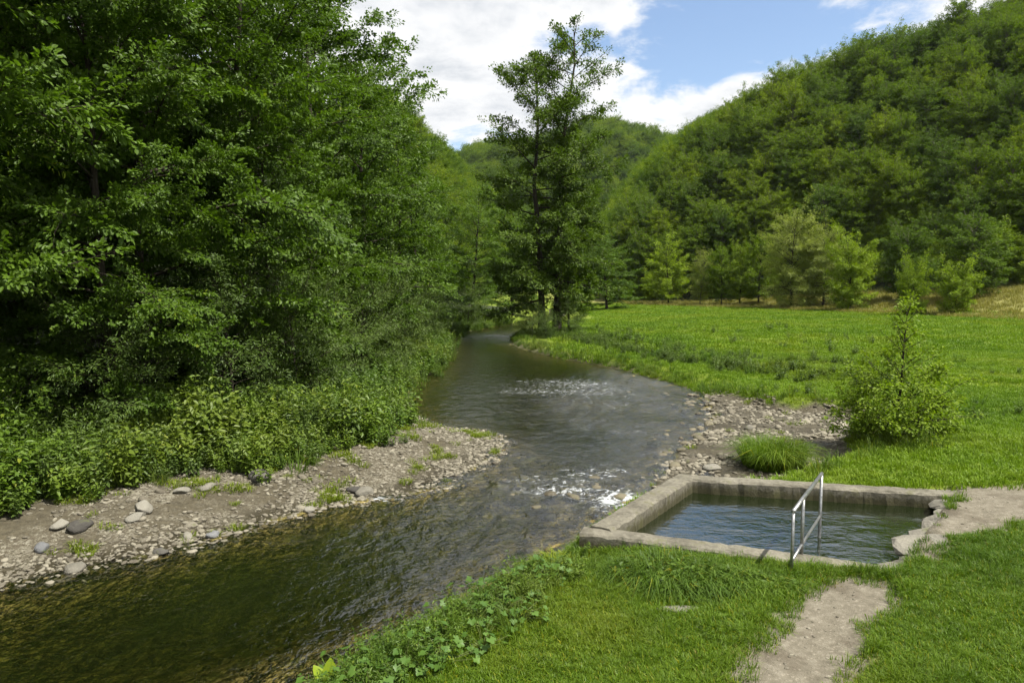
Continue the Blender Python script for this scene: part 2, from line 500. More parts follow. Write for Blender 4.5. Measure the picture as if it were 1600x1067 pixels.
def ground_mat():
    m, t, out = mat_new('ground_cover')
    pos = N(t, 'ShaderNodeNewGeometry').outputs['Position']
    g_grav, g_dirt, g_dry, g_for, g_bed, g_wet = (attr(t, k) for k in ('gravel', 'dirt', 'dry', 'forest', 'bed', 'wet'))
    # grass turf
    n1 = noise(t, 0.35, 5, 0.6, pos); n2 = noise(t, 6, 8, 0.72, pos); n3 = noise(t, 45, 3, 0.6, pos)
    gcol = ramp(t, math_(t, 'ADD', math_(t, 'MULTIPLY', n1, 0.5), math_(t, 'MULTIPLY', n2, 0.5)),
                [(0.30, (0.062, 0.098, 0.007)), (0.5, (0.115, 0.162, 0.009)), (0.72, (0.175, 0.215, 0.013))])
    dcol = ramp(t, n2, [(0.3, (0.13, 0.15, 0.03)), (0.7, (0.26, 0.23, 0.075))])
    base = mixc(t, g_dry, gcol, dcol)
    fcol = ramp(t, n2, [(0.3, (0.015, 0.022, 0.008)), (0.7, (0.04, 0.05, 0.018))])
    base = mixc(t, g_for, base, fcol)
    # gravel
    vo = N(t, 'ShaderNodeTexVoronoi'); vo.inputs['Scale'].default_value = 16; t.links.new(pos, vo.inputs['Vector'])
    vo2 = N(t, 'ShaderNodeTexVoronoi'); vo2.inputs['Scale'].default_value = 42; t.links.new(pos, vo2.inputs['Vector'])
    sepv = N(t, 'ShaderNodeSeparateColor'); t.links.new(vo.outputs['Color'], sepv.inputs[0])
    sepw = N(t, 'ShaderNodeSeparateColor'); t.links.new(vo2.outputs['Color'], sepw.inputs[0])
    sel = math_(t, 'ADD', math_(t, 'MULTIPLY', sepv.outputs[0], 0.5), math_(t, 'MULTIPLY', sepw.outputs[1], 0.5))
    gr = ramp(t, sel, [(0.15, (0.060, 0.048, 0.032)), (0.5, (0.100, 0.088, 0.060)), (0.85, (0.21, 0.195, 0.15))])
    mud = ramp(t, n2, [(0.35, (0.036, 0.030, 0.018)), (0.7, (0.098, 0.084, 0.052))])
    gr = mixc(t, maprange(t, noise(t, 0.8, 4, 0.6, pos), 0.38, 0.58, 0.0, 0.9), gr, mud)
    base = mixc(t, g_grav, base, gr)
    # trodden earth
    dc = ramp(t, n2, [(0.25, (0.085, 0.074, 0.052)), (0.5, (0.150, 0.133, 0.098)), (0.8, (0.25, 0.228, 0.178))])
    dc = mixc(t, maprange(t, sepw.outputs[0], 0.93, 0.96, 0, 0.35), dc, (0.32, 0.28, 0.22))
    dc = mixc(t, maprange(t, noise(t, 1.4, 5, 0.65, pos), 0.5, 0.68, 0, 0.55), dc, (0.075, 0.060, 0.040))
    base = mixc(t, g_dirt, base, dc)
    # stream bed: algae-brown stones
    bc = ramp(t, sel, [(0.15, (0.045, 0.037, 0.012)), (0.5, (0.150, 0.115, 0.034)), (0.9, (0.34, 0.27, 0.10))])
    algae = maprange(t, noise(t, 1.3, 4, 0.6, pos), 0.48, 0.66)
    bc = mixc(t, math_(t, 'MULTIPLY', algae, 0.6), bc, (0.055, 0.075, 0.012))
    base = mixc(t, g_bed, base, bc)
    wetc = mixc(t, 1.0, base, (0.45, 0.43, 0.36), 'MULTIPLY')
    base = mixc(t, math_(t, 'MULTIPLY', g_wet, math_(t, 'SUBTRACT', 1.0, g_bed)), base, wetc)
    p = N(t, 'ShaderNodeBsdfPrincipled')
    t.links.new(base, p.inputs['Base Color'])
    t.links.new(maprange(t, g_wet, 0, 1, 0.92, 0.45), p.inputs['Roughness'])
    p.inputs['Specular IOR Level'].default_value = 0.3
    hgt = math_(t, 'ADD', math_(t, 'MULTIPLY', vo.outputs['Distance'], math_(t, 'MULTIPLY', g_grav, -0.6)), math_(t, 'ADD', math_(t, 'MULTIPLY', n2, 0.7), math_(t, 'MULTIPLY', n3, 0.4)))
    bp = N(t, 'ShaderNodeBump'); bp.inputs['Strength'].default_value = 0.8; bp.inputs['Distance'].default_value = 0.05
    t.links.new(hgt, bp.inputs['Height']); t.links.new(bp.outputs[0], p.inputs['Normal'])
    t.links.new(p.outputs[0], out.inputs[0])
    return m


def water_mat(name, absorb, murk, rip_scale, rip_dist, stretch, rough=0.03, foam=True, ior=1.45):
    """clear water: Fresnel mirror over a body that dims what lies beneath with its real depth (vertex attribute)"""
    m, t, out = mat_new(name)
    pos = N(t, 'ShaderNodeNewGeometry').outputs['Position']
    sp = vmath(t, 'MULTIPLY', pos, stretch).outputs[0]
    w = noise(t, rip_scale, 4, 0.6, sp, 0.6)
    w2 = noise(t, rip_scale * 3.3, 3, 0.55, pos, 0.3)
    rgh = attr(t, 'rapid') if foam else None
    h = math_(t, 'ADD', w, math_(t, 'MULTIPLY', w2, 0.4))
    bp = N(t, 'ShaderNodeBump'); bp.inputs['Distance'].default_value = rip_dist
    if foam:
        t.links.new(maprange(t, rgh, 0, 1, 0.3, 1.0, False), bp.inputs['Strength'])
    else:
        bp.inputs['Strength'].default_value = 0.5
    t.links.new(h, bp.inputs['Height'])
    fr = N(t, 'ShaderNodeFresnel'); fr.inputs['IOR'].default_value = ior
    t.links.new(bp.outputs[0], fr.inputs['Normal'])
    gl = N(t, 'ShaderNodeBsdfGlossy'); gl.inputs['Roughness'].default_value = rough
    if foam: t.links.new(maprange(t, rgh, 0.0, 0.8, rough, 0.30, False), gl.inputs['Roughness'])   # wavelets too small to resolve
    t.links.new(bp.outputs[0], gl.inputs['Normal'])
    spec = gl.outputs[0]
    if foam:                                                        # crisp facets among the finer wavelets
        g2 = N(t, 'ShaderNodeBsdfGlossy'); g2.inputs['Roughness'].default_value = 0.07
        t.links.new(bp.outputs[0], g2.inputs['Normal'])
        gm = N(t, 'ShaderNodeMixShader'); gm.inputs[0].default_value = 0.45
        t.links.new(gl.outputs[0], gm.inputs[1]); t.links.new(g2.outputs[0], gm.inputs[2]); spec = gm.outputs[0]
    dep = attr(t, 'depth')
    cc = N(t, 'ShaderNodeCombineColor')
    for i, k in enumerate(absorb):
        t.links.new(math_(t, 'POWER', 2.718, math_(t, 'MULTIPLY', dep, -k)), cc.inputs[i])
    tr = N(t, 'ShaderNodeBsdfTransparent'); t.links.new(cc.outputs[0], tr.inputs[0])
    df = N(t, 'ShaderNodeBsdfDiffuse'); df.inputs[0].default_value = (*murk, 1)
    body = N(t, 'ShaderNodeMixShader')
    t.links.new(math_(t, 'SUBTRACT', 1.0, math_(t, 'POWER', 2.718, math_(t, 'MULTIPLY', dep, -0.9))), body.inputs[0])
    t.links.new(tr.outputs[0], body.inputs[1]); t.links.new(df.outputs[0], body.inputs[2])
    mx = N(t, 'ShaderNodeMixShader')
    t.links.new(fr.outputs[0], mx.inputs[0]); t.links.new(body.outputs[0], mx.inputs[1]); t.links.new(spec, mx.inputs[2])
    res = mx.outputs[0]
    if foam:
        fo = attr(t, 'foam')
        fn = noise(t, 5.0, 7, 0.72, vmath(t, 'MULTIPLY', pos, (1.0, 1.6, 1.0)).outputs[0], 1.2)
        ff = maprange(t, math_(t, 'ADD', fn, math_(t, 'MULTIPLY', fo, 0.16)), 0.60, 0.74)
        ff = math_(t, 'MULTIPLY', ff, maprange(t, fo, 0.02, 0.25))
        wd = N(t, 'ShaderNodeBsdfDiffuse'); wd.inputs[0].default_value = (0.66, 0.69, 0.70, 1)
        t.links.new(bp.outputs[0], wd.inputs['Normal'])
        m2 = N(t, 'ShaderNodeMixShader')
        t.links.new(math_(t, 'MULTIPLY', ff, 0.62, clamp=True), m2.inputs[0]); t.links.new(res, m2.inputs[1]); t.links.new(wd.outputs[0], m2.inputs[2])
        res = m2.outputs[0]
    t.links.new(res, out.inputs[0])
    return m


def stone_mat(name, lo, hi, mossy=0.15, rough=0.85):
    m, t, out = mat_new(name)
    tc = N(t, 'ShaderNodeTexCoord').outputs['Object']
    oi = N(t, 'ShaderNodeObjectInfo').outputs['Random']
    off = N(t, 'ShaderNodeCombineXYZ'); t.links.new(math_(t, 'MULTIPLY', oi, 37.0), off.inputs[0])
    pv = vmath(t, 'ADD', tc, off.outputs[0]).outputs[0]
    n = noise(t, 2.2, 6, 0.65, pv); n2 = noise(t, 9, 4, 0.6, pv)
    f = math_(t, 'ADD', math_(t, 'MULTIPLY', n, 0.45), math_(t, 'ADD', math_(t, 'MULTIPLY', oi, 0.45), math_(t, 'MULTIPLY', n2, 0.15)))
    col = ramp(t, f, [(0.2, lo), (0.8, hi)])
    col = mixc(t, maprange(t, noise(t, 1.1, 4, 0.6, pv), 0.62 - mossy * 0.3, 0.75, 0, 0.7), col, (0.09, 0.10, 0.035))
    p = N(t, 'ShaderNodeBsdfPrincipled'); t.links.new(col, p.inputs['Base Color'])
    p.inputs['Roughness'].default_value = rough; p.inputs['Specular IOR Level'].default_value = 0.3
    bp = N(t, 'ShaderNodeBump'); bp.inputs['Strength'].default_value = 0.5; bp.inputs['Distance'].default_value = 0.1
    t.links.new(n2, bp.inputs['Height']); t.links.new(bp.outputs[0], p.inputs['Normal'])
    t.links.new(p.outputs[0], out.inputs[0])
    return m


def concrete_mat():
    m, t, out = mat_new('weathered_concrete')
    pos = N(t, 'ShaderNodeNewGeometry').outputs['Position']
    n = noise(t, 1.6, 6, 0.65, pos); n2 = noise(t, 14, 5, 0.65, pos); n3 = noise(t, 60, 3, 0.6, pos)
    col = ramp(t, math_(t, 'ADD', math_(t, 'MULTIPLY', n, 0.6), math_(t, 'MULTIPLY', n2, 0.4)),
               [(0.32, (0.050, 0.046, 0.034)), (0.48, (0.130, 0.120, 0.092)), (0.72, (0.27, 0.252, 0.20))])
    # algae tide band low on the walls
    sep = N(t, 'ShaderNodeSeparateXYZ'); t.links.new(pos, sep.inputs[0])
    zz = math_(t, 'ADD', sep.outputs[2], math_(t, 'MULTIPLY', math_(t, 'SUBTRACT', n2, 0.5), 0.2))
    low = maprange(t, zz, 0.38, 0.56, 1.0, 0.0)
    col = mixc(t, math_(t, 'MULTIPLY', low, 0.85), col, (0.045, 0.042, 0.016))
    lich = maprange(t, noise(t, 3.2, 6, 0.72, pos), 0.52, 0.66, 0, 0.6)
    col = mixc(t, lich, col, (0.085, 0.085, 0.032))
    p = N(t, 'ShaderNodeBsdfPrincipled'); t.links.new(col, p.inputs['Base Color'])
    p.inputs['Roughness'].default_value = 0.9; p.inputs['Specular IOR Level'].default_value = 0.25
    bp = N(t, 'ShaderNodeBump'); bp.inputs['Strength'].default_value = 0.7; bp.inputs['Distance'].default_value = 0.02
    t.links.new(math_(t, 'ADD', n2, math_(t, 'MULTIPLY', n3, 0.5)), bp.inputs['Height']); t.links.new(bp.outputs[0], p.inputs['Normal'])
    t.links.new(p.outputs[0], out.inputs[0])
    return m


def metal_mat():
    m, t, out = mat_new('galvanised_steel')
    pos = N(t, 'ShaderNodeNewGeometry').outputs['Position']
    n = noise(t, 25, 4, 0.6, pos)
    p = N(t, 'ShaderNodeBsdfPrincipled')
    t.links.new(ramp(t, n, [(0.3, (0.20, 0.205, 0.205)), (0.7, (0.40, 0.405, 0.40))]), p.inputs['Base Color'])
    p.inputs['Metallic'].default_value = 0.85
    t.links.new(maprange(t, n, 0.3, 0.7, 0.32, 0.5), p.inputs['Roughness'])
    t.links.new(p.outputs[0], out.inputs[0])
    return m


M['ground'] = ground_mat()
M['river'] = water_mat('river_water', (1.0, 0.80, 1.9), (0.008, 0.011, 0.003), 2.4, 0.13, (1.0, 0.8, 1.0), 0.06, ior=2.15)
M['pool'] = water_mat('pool_water', (1.2, 0.8, 1.5), (0.014, 0.022, 0.006), 2.3, 0.032, (0.8, 1.5, 1.0), 0.01, foam=False, ior=3.8)
M['stone'] = stone_mat('river_stone', (0.060, 0.050, 0.034), (0.30, 0.275, 0.21))
M['stone_grey'] = stone_mat('boulder_stone', (0.062, 0.056, 0.045), (0.25, 0.235, 0.19))
M['stone_dark'] = stone_mat('dark_boulder_stone', (0.040, 0.037, 0.032), (0.13, 0.122, 0.105))
M['stone_pale'] = stone_mat('pale_boulder_stone', (0.12, 0.112, 0.09), (0.25, 0.236, 0.195))
M['stone_blue'] = stone_mat('bluish_boulder_stone', (0.09, 0.092, 0.093), (0.20, 0.204, 0.206), 0.0)
M['concrete'] = concrete_mat()
M['metal'] = metal_mat()

# ------------------------------------------------------------------ the ground: one sheet of unequal mesh, cut along what covers it
def grow(a, step, f, end):
    r = [a]; s = step
    while (r[-1] < end) if step > 0 else (r[-1] > end):
        s *= f; r.append(r[-1] + s)
    return r


xs = np.array(sorted(grow(-12.0, -0.13, 1.06, -420)[1:]) + list(np.arange(-12.0, 14.01, 0.13)) + grow(14.0, 0.13, 1.055, 460)[1:])
xs = np.unique(np.round(xs, 4))
ys = np.array(list(np.arange(-24, 5.9, 1.5)) + list(np.arange(6.0, 26.01, 0.13)) + grow(26.0, 0.13, 1.026, 720)[1:])
ys = np.unique(np.round(ys, 4))
GX, GY = np.meshgrid(xs, ys)
nx, ny = len(xs), len(ys)
gx, gy = GX.ravel(), GY.ravel()
gz = terrain(gx, gy)
dr = sdf(gx, gy, RIVER)
xcen = np.interp(gy, [-25, 5, 11, 15, 20, 28, 40, 52, 60, 70, 84, 114], [-7, -7, -4, -0.8, 1.8, 2, 0.6, -2.2, -2.5, -1.2, 2.8, 6])
jit = 0.35 * fbm(gx * 1.3, gy * 1.3, 3)
herb = sdf(gx, gy, HERB_L)
mask_gl = (gx < xcen) * sst(-0.35, 0.05, dr) * sst(-0.5, 0.1, herb + jit) * sst(8, 6, dr) * sst(74, 66, gy)
gravr = sdf(gx, gy, GRAVEL_R)
mask_gr = sst(0.25, -0.15, gravr + jit)
shore = (gx > xcen) * sst(0.7, 0.3, dr + jit * 0.8) * sst(16, 18, gy) * sst(-0.3, 0, dr)
m_gravel = np.clip(mask_gl + mask_gr + shore * 0.8, 0, 1)


pd = path_mask(gx, gy) + 0.22 * fbm(gx * 1.6, gy * 1.6, 3)
dd = sdf(gx, gy, DIRT_R) + 0.3 * fbm(gx * 1.2, gy * 1.2, 3)
m_dirt = np.clip(sst(0.06, -0.1, pd) + sst(0.1, -0.12, dd), 0, 1)
sr_ = side_dist(gx, gy, TOE_R, True); sl_ = side_dist(gx, gy, TOE_L, False)
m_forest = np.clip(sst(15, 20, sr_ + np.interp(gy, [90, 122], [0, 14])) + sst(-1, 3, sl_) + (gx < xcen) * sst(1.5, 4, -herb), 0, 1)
m_dry = np.clip(sst(-10, 4, sr_ + 3 * fbm(gx / 9, gy / 9, 3) - np.interp(gy, [40, 100, 120], [0, 0, -3])) * (1 - m_forest), 0, 1)
m_bed = sst(0.05, -0.25, dr) * (1 - mask_gr)
m_wet = np.clip(sst(0.10, 0.0, gz) * (m_gravel + m_bed), 0, 1)
dp_ = sdf(gx, gy, POOL)
m_bed = np.where(dp_ < 0, 1, m_bed)
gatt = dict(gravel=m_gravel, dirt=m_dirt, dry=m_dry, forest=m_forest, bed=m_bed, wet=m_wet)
ii = (np.arange(ny - 1)[:, None] * nx + np.arange(nx - 1)[None]).ravel()
quads = np.stack([ii, ii + 1, ii + nx + 1, ii + nx], 1)
fc = lambda a: a[quads].mean(1)
reg = np.zeros(len(quads), int)                       # 0 ground
reg[(fc(mask_gl) > 0.5)] = 1
reg[(fc(mask_gr) > 0.5)] = 2
reg[(fc(sst(0.06, -0.1, pd)) > 0.5)] = 3
reg[(fc(sst(0.1, -0.12, dd)) > 0.5)] = 4
reg[(fc(m_bed) > 0.5)] = 5
gverts = np.stack([gx, gy, gz], 1)
REGN = {0: ('ground', 'grassy meadow and wooded valley sides'), 1: ('gravel_bank', 'pale stony gravel bank below the dark trees'),
        2: ('gravel_bank', 'pale gravel spit with shallow puddles beside the pool'), 3: ('path', 'trodden earth path leading to the pool railing'),
        4: ('path', 'bare earth strip beside the rough stone pool edge'), 5: ('riverbed', 'brown stony bed seen through the clear stream')}
GROUND = {}
for r, (nm, lb) in REGN.items():
    q = quads[reg == r]
    used, inv = np.unique(q.ravel(), return_inverse=True)
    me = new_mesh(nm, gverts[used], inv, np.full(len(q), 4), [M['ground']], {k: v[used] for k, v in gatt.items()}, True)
    GROUND[r] = obj(nm, me, label=lb, kind='structure')


def ground_z(x, y):
    return terrain(x, y)


# ------------------------------------------------------------------ water
def river_sheet():
    wx = np.array(list(np.arange(-12.5, 10.01, 0.085)) + grow(10.0, 0.2, 1.08, 26)[1:])
    wy = np.array(list(np.arange(-24, 6.5, 1.0)) + list(np.arange(7.0, 24.0, 0.085)) + grow(24.0, 0.085, 1.0085, 112)[1:])
    X, Y = np.meshgrid(wx, wy); x, y = X.ravel(), Y.ravel()
    d = sdf(x, y, RIVER); dg = sdf(x, y, GRAVEL_R)
    G = lambda cx, cy, sx, sy, a=1.0: a * np.exp(-(((x - cx) / sx) ** 2 + ((y - cy) / sy) ** 2))
    rapid = (G(4.0, 28, 3.6, 8.0) + G(5.0, 24, 2.2, 6.0, 0.5) + G(1.4, 16.5, 2.2, 3.2, 1.1) + G(3.8, 22, 2.6, 4.5, 0.8) + G(0.2, 13, 2.0, 2.0, 0.5) + G(-1.5, 62, 4, 6, 0.9) + G(-0.8, 10.5, 2.2, 2.6, 0.45) + G(1.0, 20, 2.5, 4, 0.5) + G(-3, 13.2, 3, 1.2, 0.3) + G(6.2, 35, 2.5, 4, 0.6))
    calm = G(-1.6, 22.6, 2.2, 1.8, 0.9) + G(-1, 44, 5, 5, 1.0)
    rapid = np.clip(rapid - 0.8 * calm, 0.0, 1.0)
    rapid = np.clip(rapid * (0.75 + 0.5 * fbm(x * 0.35, y * 0.35, 2)), 0, 1)
    foam = (G(2.15, 15.0, 0.5, 0.6, 1.0) + G(2.5, 15.5, 0.5, 0.5, 0.8) + G(1.1, 15.9, 0.9, 0.5, 0.75) + G(-2.9, 15.25, 0.5, 0.22, 1.0) + G(0.6, 16.8, 0.9, 0.35, 0.45) + G(2.2, 17.4, 1.0, 0.7, 0.5)
            + G(2.2, 33, 2.5, 1.6, 0.5) + G(1.0, 30.5, 2.2, 0.9, 0.5) + G(4, 31, 1.6, 3, 0.3) + G(3.5, 27, 2.5, 3.5, 0.15) + G(-2.5, 62, 2.5, 4, 0.55))
    u = x * 0.55 + y * 0.0; 
    wx_, wy_ = x + 0.5 * pnoise(x * 0.8, y * 0.8), y + 0.5 * pnoise(x * 0.8 + 9, y * 0.8)
    z = (0.008 + 0.075 * rapid) * fbm(wx_ * 1.3 + 5, wy_ * 1.1, 3) + (0.005 + 0.034 * rapid) * fbm(wx_ * 3.4, wy_ * 2.6, 2)
    z = z + 0.055 * rapid * sst(16, 24, y) * fbm(x * 0.85 + 2, y * 0.62 + 0.4 * pnoise(x * .5, y * .5), 2) + 0.03 * rapid * sst(14, 20, y) * np.abs(pnoise(wx_ * 2.1, wy_ * 1.5)) + 0.016 * rapid * fbm(wx_ * 5.5, wy_ * 3.4, 2)
    # standing waves where the chute passes the pool corner
    z = z + 0.05 * G(1.4, 15.6, 1.6, 1.3) * np.sin((y + 0.3 * x + 0.5 * pnoise(x, y)) * 7.0)
    # long drop of the water level over the riffles: nearly level
    n = len(wx); q = (np.arange(len(wy) - 1)[:, None] * n + np.arange(n - 1)[None]).ravel()
    qd = np.stack([q, q + 1, q + n + 1, q + n], 1)
    keep = (np.minimum(d, dg)[qd].min(1) < 0.35) & ~((sdf(x, y, POOL)[qd].max(1)) < -0.05)
    qd = qd[keep]
    used, inv = np.unique(qd.ravel(), return_inverse=True)
    me = new_mesh('river', np.stack([x, y, z], 1)[used], inv, np.full(len(qd), 4), [M['river']], {'rapid': rapid[used], 'foam': foam[used], 'depth': np.clip(-terrain(x[used], y[used]), 0.01, 2)}, True)
    return obj('river', me, label='clear shallow stream winding down the valley', kind='structure')


river_sheet()

# ------------------------------------------------------------------ the walled pool
def lerp2(a, b, t): return (a[0] + (b[0] - a[0]) * t, a[1] + (b[1] - a[1]) * t)


def inset_line(a, b, w):
    """line a-b shifted to the left of its direction by w"""
    dx, dy = b[0] - a[0], b[1] - a[1]; l = math.hypot(dx, dy)
    return (a[0] - dy / l * w, a[1] + dx / l * w), (b[0] - dy / l * w, b[1] + dx / l * w)


def wall_mesh(a, b, c, d, z0, z1, seed, n=40, end_drop=0.0, chip=0.02):
    """a-b outer edge, d-c inner edge (plan); n sections with worn, slightly uneven arrises"""
    rs = np.random.RandomState(seed)
    prof = []
    bev = 0.03
    sec = []
    for i in range(n + 1):
        t = i / n
        o = np.array(lerp2(a, b, t)); q = np.array(lerp2(d, c, t))
        w = q - o; w = w / np.linalg.norm(w)
        top = z1 - end_drop * t ** 2 + 0.006 * math.sin(t * 9 + seed) + rs.uniform(-1, 1) * chip * 0.4
        k = lambda: rs.uniform(-1, 1) * chip
        ring = [(*(o + w * k()), z0), (*(o + w * k()), (z0 + top) / 2), (*(o + w * k()), top - bev - abs(k())), (*(o + w * (bev + abs(k()))), top + k() * .3),
                (*(o * .5 + q * .5), top + 0.01 + k() * .3), (*(q - w * (bev + abs(k()))), top + k() * .3), (*(q + w * k()), top - bev - abs(k())), (*(q + w * k()), (z0 + top) / 2), (*(q + w * k()), z0)]
        sec.append(ring)
    v = np.array(sec).reshape(-1, 3); m = 9
    i = np.arange(n)[:, None] * m; j = np.arange(m - 1)[None]
    f = np.stack([i + j, i + m + j, i + m + j + 1, i + j + 1], -1).reshape(-1, 4)
    flat = np.concatenate([f.ravel(), np.arange(m), n * m + np.arange(m)[::-1]])
    cnt = np.concatenate([np.full(len(f), 4), [m, m]])
    return new_mesh('wall', v, flat, cnt, [M['concrete']], None, False)


pool = bpy.data.objects.new('pool_basin', None); C.objects.link(pool)
tag(pool, 'open-air concrete bathing basin with low walls beside the stream', 'pool')
pool.location = (4.6, 12.6, 0)
bpy.context.view_layer.update()


def pool_part(name, me):
    o = obj(name, me, pool); o.matrix_parent_inverse = Matrix.Translation(-Vector(pool.location)); return o


A, B, Cc, D = POOL
WT = 0.42
ZT = 0.60
# left wall (towards the stream), lies on top of the near wall's end
a2, b2 = inset_line(A, B, -WT)
pool_part('wall', wall_mesh(lerp2(A, B, 0.075), lerp2(A, B, 0.985), lerp2(a2, b2, 0.99), lerp2(a2, b2, 0.085), -0.7, ZT + 0.03, 3))
# far wall
c_in, d_in = inset_line(B, Cc, -0.40)
pool_part('wall', wall_mesh(lerp2(B, Cc, 0.004), Cc, lerp2(c_in, d_in, 0.985), lerp2(c_in, d_in, 0.0), -0.7, ZT, 5))
# near wall (railing side)
e1, e2 = inset_line(D, A, -0.40)
pool_part('wall', wall_mesh(A, lerp2(A, D, 1.0), lerp2(e2, e1, 1.0), e2, -0.7, ZT - 0.01, 7, end_drop=0.10))


def stone_verts(seed, sub=2, flat=0.6, ang=0.25):
    import bmesh
    bm = bmesh.new(); bmesh.ops.create_icosphere(bm, subdivisions=sub, radius=1.0)
    rs = np.random.RandomState(seed)
    v = np.array([p.co for p in bm.verts]); f = np.array([[q.index for q in p.verts] for p in bm.faces])
    bm.free()
    for k in range(7):                                # cut with random planes: a worn, broken stone
        n = unit(rs.normal(size=3)); dcut = rs.uniform(0.55, 0.9)
        h = v @ n
        v = v - np.where(h > dcut, h - dcut, 0)[:, None] * n * rs.uniform(0.6, 1.0)
    o = rs.uniform(0, 50, 3)
    v = v * (1 + ang * (pnoise(v[:, 0] * 1.3 + o[0], v[:, 1] * 1.3 + v[:, 2] * 1.1 + o[1]))[:, None])
    v = v * np.array([1, rs.uniform(0.6, 0.85), flat * rs.uniform(0.75, 1.15)])
    return v, f


def stone_mesh(seed, mat, sub=2, flat=0.6, smooth=True):
    v, f = stone_verts(seed, sub, flat)
    return new_mesh('stone', v, f.ravel(), np.full(len(f), 3), [mat], None, smooth)


# rough stones that close the pool on the right
es = np.random.RandomState(21)
edge_pts = [(5.5, 10.3), (5.95, 10.5), (6.3, 10.85), (6.6, 11.2), (6.95, 11.5), (7.2, 11.85), (7.5, 12.2), (7.8, 12.5), (8.05, 12.85), (8.3, 13.15), (8.6, 13.45),
            (6.35, 10.45), (6.9, 10.95), (7.45, 11.55), (8.0, 12.15), (8.5, 12.75)]
for k, (x, y) in enumerate(edge_pts):
    o = pool_part('edge_stone', stone_mesh(300 + k, M['stone_grey'], 2, 0.24, False))
    s = es.uniform(0.40, 0.62); back = k > 10
    o.location = (x + 0.1, y - 0.08, (0.46 if back else 0.44) + es.uniform(-0.04, 0.04))
    o.scale = (s * 1.25, s, s * 0.9)
    o.rotation_euler = (es.uniform(-.12, .12), es.uniform(-.12, .12), es.uniform(0.3, 1.4))


def pool_water():
    x = np.linspace(0.9, 9.4, 120); y = np.linspace(9.9, 15.4, 90)
    X, Y = np.meshgrid(x, y); X, Y = X.ravel(), Y.ravel()
    d = sdf(X, Y, POOL)
    Z = 0.31 + 0.004 * fbm(X * 2, Y * 2.5, 3)
    n = len(x); q = (np.arange(len(y) - 1)[:, None] * n + np.arange(n - 1)[None]).ravel()
    qd = np.stack([q, q + 1, q + n + 1, q + n], 1); qd = qd[d[qd].max(1) < -0.06]
    used, inv = np.unique(qd.ravel(), return_inverse=True)
    me = new_mesh('pool_water', np.stack([X, Y, Z], 1)[used], inv, np.full(len(qd), 4), [M['pool']], {'depth': np.full(len(used), 0.95)}, True)
    obj('pool_water', me, label='still dark green water filling the concrete basin', kind='structure')


pool_water()

# ------------------------------------------------------------------ handrail
rail = bpy.data.objects.new('handrail', None); C.objects.link(rail)
rail.location = (4.13, 10.08, 0.45)
tag(rail, 'grey steel handrail with three posts stepping down into the pool', 'railing')
bpy.context.view_layer.update()


def rail_part(name, path, r):
    g = Geo(); tube(g, np.array(path), r, 12, cap=True)
    o = obj(name, g.mesh(name, M['metal'], True), rail); o.matrix_parent_inverse = Matrix.Translation(-Vector(rail.location))


RA, RB, RC = (4.13, 10.08), (4.54, 10.72), (5.42, 12.08)
RT, RM = 1.45, 0.70
rail_part('post', [(*RA, 0.3), (*RA, 0.9), (*RA, RT)], 0.024)
rail_part('post', [(*RB, 0.4), (*RB, 0.9), (*RB, RT)], 0.027)
rail_part('post', [(*RC, -0.6), (*RC, 0.5), (*RC, RT)], 0.027)
rail_part('top_rail', [(RA[0] - .012, RA[1] - .02, RT), (*RB, RT), (RC[0] + .012, RC[1] + .02, RT)], 0.03)
rail_part('mid_rail', [(*RA, RM), (*RB, RM), (*RC, RM)], 0.022)

# ------------------------------------------------------------------ scattering (for uncountable stuff only)
TEMPL = bpy.data.collections.new('templates')        # never linked to the scene


